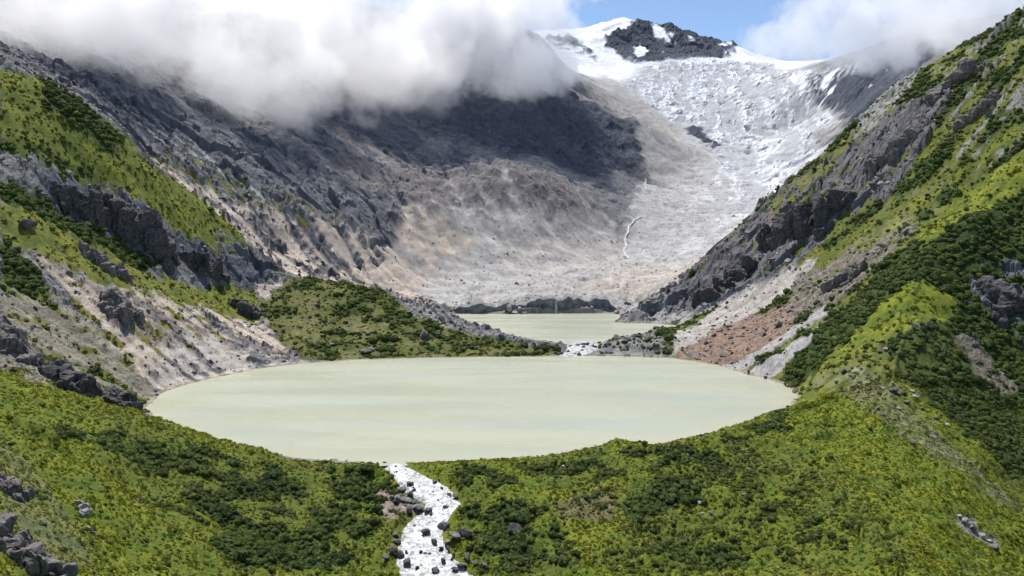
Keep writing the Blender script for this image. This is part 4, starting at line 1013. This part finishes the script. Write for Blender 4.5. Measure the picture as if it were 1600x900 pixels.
pi, pj = pick // NC, pick % NC
pick_s = pick
fi = pi + rg.random(N); fj = pj + rg.random(N)
sy_ = np.exp(L0 + fi * DL); sx_ = (TH[0] + fj * DTH) * sy_
sz_ = gridsample(H, sx_, sy_)
ssc = np.exp(rg.normal(0, .32, N)) * np.where(sy_ < 560, 1.25, 2.0) * (0.75 + .5 * np.clip(Wt('S')[pi, pj], 0, 1))
uu, vv = project(sx_, sy_, sz_)
seen = VIS[pi, pj] & (uu > -5) & (uu < 1605) & (vv < 905)
appar = np.where(seen, ssc / sy_, 0)
big = np.argsort(-appar)[:300]
def shrub_label(u, v, y):
    if y > 640 and u > 800: return "dark shrub on the right mountain above the spur", "shrubs on the right mountain"
    if y > 640: return "shrub on the rocky left mountain above the lake", "shrubs on the left mountain"
    if u < 330 and v > 700 and u < 150: return "rounded green shrub near the grey outcrops in the left corner", "shrubs by the outcrops in the left corner"
    if u < 330: return "rounded green shrub on the hillside below the dark crags", "shrubs on the hillside below the crags"
    if u < 650: return "rounded green shrub on the slope running down to the outlet stream", "shrubs left of the outlet stream"
    if u < 860: return "rounded dark shrub in the heath just right of the outlet stream", "shrubs right of the outlet stream"
    if u < 1150: return "rounded shrub on the middle of the grassy dam before the lake", "shrubs on the middle of the dam"
    return "rounded shrub on the sunny grass spur at the right", "shrubs on the sunny spur"
def shrub_place(i):
    lab, grp = shrub_label(uu[i], vv[i], sy_[i])
    w = W[pick_s[i] // NC, pick_s[i] % NC]
    if w[TI['S']] > .5:
        return lab + ", in a thicket", grp + " in dense thickets"
    return lab + ", standing apart", grp + " standing apart"
isbig = np.zeros(N, bool); isbig[big] = True
protos = []
for n_, i in enumerate(big):
    lab, grp = shrub_place(i)
    o = link("shrub", SHR[n_ % 6], None, None, lab, "shrub", grp)
    s = float(ssc[i]); o.location = (float(sx_[i]), float(sy_[i]), float(sz_[i]) + 0.12 * s); o.scale = (s, s, s); o.rotation_euler = (0, 0, rg.random() * 6.28)
    if n_ < 6: protos.append(o)
def scatter(name, pts, scl, rot, protos, tint=None):
    me = bpy.data.meshes.new(name); me.vertices.add(len(pts)); me.vertices.foreach_set("co", np.ascontiguousarray(pts, F32).ravel())
    a = me.attributes.new("scl", 'FLOAT', 'POINT'); a.data.foreach_set("value", np.ascontiguousarray(scl, F32))
    a = me.attributes.new("rot", 'FLOAT', 'POINT'); a.data.foreach_set("value", np.ascontiguousarray(rot, F32))
    if tint is not None:
        a = me.attributes.new('tint', 'FLOAT_VECTOR', 'POINT'); a.data.foreach_set('vector', np.ascontiguousarray(tint, F32).ravel())
    o = link(name, me, None, kind="stuff")
    ng = bpy.data.node_groups.new(name + "_spread", 'GeometryNodeTree')
    ng.interface.new_socket("Geometry", in_out='INPUT', socket_type='NodeSocketGeometry'); ng.interface.new_socket("Geometry", in_out='OUTPUT', socket_type='NodeSocketGeometry')
    gi = ng.nodes.new("NodeGroupInput"); go = ng.nodes.new("NodeGroupOutput"); L = ng.links.new
    ip = ng.nodes.new("GeometryNodeInstanceOnPoints"); jn = ng.nodes.new("GeometryNodeJoinGeometry")
    for p in reversed(protos):
        oi = ng.nodes.new("GeometryNodeObjectInfo"); oi.transform_space = 'ORIGINAL'; oi.inputs["Object"].default_value = p; oi.inputs["As Instance"].default_value = True
        L(oi.outputs["Geometry"], jn.inputs[0])
    L(gi.outputs[0], ip.inputs["Points"]); L(jn.outputs[0], ip.inputs["Instance"]); ip.inputs["Pick Instance"].default_value = True
    s = ng.nodes.new("GeometryNodeInputNamedAttribute"); s.data_type = 'FLOAT'; s.inputs["Name"].default_value = "scl"
    r = ng.nodes.new("GeometryNodeInputNamedAttribute"); r.data_type = 'FLOAT'; r.inputs["Name"].default_value = "rot"
    cx = ng.nodes.new("ShaderNodeCombineXYZ"); L(r.outputs["Attribute"], cx.inputs[2])
    L(cx.outputs[0], ip.inputs["Rotation"]); L(s.outputs["Attribute"], ip.inputs["Scale"])
    L(ip.outputs[0], go.inputs[0])
    md = o.modifiers.new("spread", 'NODES'); md.node_group = ng
    return o
for q_ in pend: scatter(*q_)
# prototypes for the spread carry their own scale, so divide it out
ps = np.ones(6)
rest = ~isbig
scatter("shrub_cover", np.stack([sx_, sy_, sz_ + .12 * ssc], 1)[rest], ssc[rest], rg.random(rest.sum()) * 6.28, protos)

def tussock_mesh(seed, c):
    rg = np.random.default_rng(seed); n = 26
    d = rg.normal(size=(n, 3)); d[:, 2] = np.abs(d[:, 2]) + .25; d /= np.linalg.norm(d, axis=1)[:, None]
    c = d * rg.uniform(.5, .95, n)[:, None] * np.array([1, 1, .6])
    t1 = np.cross(d, rg.normal(size=(n, 3))); t1 /= np.linalg.norm(t1, axis=1)[:, None]; t2 = np.cross(d, t1) * .7 + d * .5
    s = rg.uniform(.28, .5, n)[:, None]
    q = np.stack([c - t1 * s, c + t2 * s, c + t1 * s, c - t2 * s * .6], 1).reshape(-1, 3)
    k = np.arange(n)[:, None] * 4
    return q, np.concatenate([np.concatenate([k, k + 1, k + 2], 1), np.concatenate([k, k + 2, k + 3], 1)])
MAT['heath'] = leaf_material("heath_leaves", (.060, .080, .016), (.190, .195, .035), True)
TUS = []
dens = (Wt('S') * 0.25 + Wt('O') * 0.65 + Wt('G') * 0.42) * (GY < 1100) * (~water) * np.where(GY < 580, 1.0, 0.06) * (hi(n2 + .7 * n4 + .3 * n1, 0.0, .3) + .25)
dens[slp] = 0
dens = dens * np.where(vis_pad, 1.0, 0.05)
prob = (dens * cell).ravel(); tot = prob.sum()
N2 = int(min(tot, 110000))
pick = rg.choice(NR * NC, size=N2, replace=False, p=prob / tot)
fi = pick // NC + rg.random(N2); fj = pick % NC + rg.random(N2)
ty = np.exp(L0 + fi * DL); tx = (TH[0] + fj * DTH) * ty; tz = gridsample(H, tx, ty)
ts = np.exp(rg.normal(0, .35, N2)) * np.where(ty < 560, .66, 1.5)
vis2 = VIS[pick // NC, pick % NC]; tu, tv = project(tx, ty, tz)
front = np.argsort(-np.where(vis2 & (tu > 20) & (tu < 1580) & (tv < 890), ts / ty, 0))[:5]
tp = []
ttint = (Csum * (1.0 + .06 * GR[..., None]))[pick // NC, pick % NC] * np.array([1.1, 1.1, 1.1]) * np.exp(rg.normal(0, .11, N2))[:, None]
for k, i in enumerate(front):
    q, f = tussock_mesh(700 + k, None); me = tri_mesh("heath_tussock", q, f); me.materials.append(MAT['heath'])
    o = link("heath_tussock", me, None, None, "low yellow-green cushion of heath in the near grass", "heath", "near cushions of heath")
    o.location = (float(tx[i]), float(ty[i]), float(tz[i])); o.scale = (float(ts[i]),) * 3; tp.append(o); o['tint'] = [float(c) for c in ttint[i]]
sel = np.ones(N2, bool); sel[front] = False
scatter("heath_cover", np.stack([tx, ty, tz], 1)[sel], ts[sel], rg.random(sel.sum()) * 6.28, tp, ttint[sel])

# ------------------------------------------------------------------ clouds
def cloud(name, puffs, label, dens, edge=(0.50, 1.05), nscale=0.0062, namp=3.6, voxel=28, aniso=0.72):
    pf = []
    for p in puffs:
        u, v, Y, rp = p[:4]; fl = p[4] if len(p) > 4 else 0.8
        x, y, z = at(u, v, Y); r = rp * Y / FPX
        pf.append((np.array([x, y, z]), np.array([r, r * .55, r * fl])))
    V, Fs, off = [], [], 0
    for c, r in pf:
        v, f = ICO[3]; V.append(v * r * 1.28 + c); Fs.append(f + off); off += len(v)
    V = np.concatenate(V); org = V.mean(0)
    me = tri_mesh(name, V - org, np.concatenate(Fs))
    o = link(name, me, None, None, label, "cloud")
    o.location = org
    md = o.modifiers.new("merge", 'REMESH'); md.mode = 'VOXEL'; md.voxel_size = voxel
    dg = bpy.context.evaluated_depsgraph_get(); dg.update()
    me2 = bpy.data.meshes.new_from_object(o.evaluated_get(dg)); o.modifiers.clear(); o.data = me2
    m = bpy.data.materials.new(name + "_vapour"); nt, out = nodes(m); L = nt.links.new
    tc = nd(nt, "ShaderNodeTexCoord")
    prev = None
    for c, r in pf:
        ma = nd(nt, "ShaderNodeVectorMath", operation='MULTIPLY_ADD'); L(tc.outputs['Object'], ma.inputs[0]); ma.inputs[1].default_value = tuple(1 / r); ma.inputs[2].default_value = tuple(-(c - org) / r)
        ln = nd(nt, "ShaderNodeVectorMath", operation='LENGTH'); L(ma.outputs[0], ln.inputs[0])
        if prev is None: prev = ln.outputs["Value"]
        else:
            sm = nd(nt, "ShaderNodeMath", operation='SMOOTH_MIN'); L(prev, sm.inputs[0]); L(ln.outputs["Value"], sm.inputs[1]); sm.inputs[2].default_value = 0.25; prev = sm.outputs[0]
    fb = nd(nt, "ShaderNodeTexNoise", i_Scale=nscale, i_Detail=6.0, i_Roughness=0.7); L(tc.outputs["Object"], fb.inputs["Vector"])
    ed = nd(nt, "ShaderNodeMath", operation='MULTIPLY_ADD'); L(fb.outputs[0], ed.inputs[0]); ed.inputs[1].default_value = namp; L(prev, ed.inputs[2])
    mr = nd(nt, "ShaderNodeMapRange", interpolation_type='SMOOTHSTEP'); mr.inputs[1].default_value = edge[1] + namp * .5; mr.inputs[2].default_value = edge[0] + namp * .5; mr.inputs[3].default_value = 0; mr.inputs[4].default_value = dens
    L(ed.outputs[0], mr.inputs[0])
    pv = nd(nt, "ShaderNodeVolumePrincipled"); pv.inputs["Color"].default_value = (1, 1, 1, 1); pv.inputs["Anisotropy"].default_value = aniso
    L(mr.outputs[0], pv.inputs["Density"]); L(pv.outputs[0], out.inputs["Volume"])
    m.cycles.volume_step_rate = 0.2
    me2.materials.clear(); me2.materials.append(m)
    return o
cloud("cloud_bank", [(-80, -15, 1160, 170), (50, 15, 1190, 120), (160, 45, 1230, 112), (255, 80, 1280, 108), (345, 110, 1370, 100), (440, 140, 1520, 92), (140, -30, 1350, 150), (300, 0, 1500, 140), (420, 30, 1700, 140), (530, 148, 1850, 76), (560, 50, 2000, 145), (640, 128, 2080, 84), (690, 70, 2220, 130), (760, 10, 2350, 130), (785, 105, 2320, 78), (850, 95, 2430, 62), (900, 120, 2500, 34), (850, 10, 2480, 72), (930, -20, 2500, 60, .5)],
      "long grey and white cloud bank hiding the tops of the far wall", 0.0145)
cloud("cloud", [(1206, 58, 2450, 46), (1262, 45, 2450, 76), (1340, 25, 2450, 90), (1420, 35, 2300, 86), (1505, 10, 2100, 90), (1600, -25, 2000, 100), (1385, 80, 2400, 54)],
      "white cloud over the snow-patched crag beside the blue sky", 0.0145)
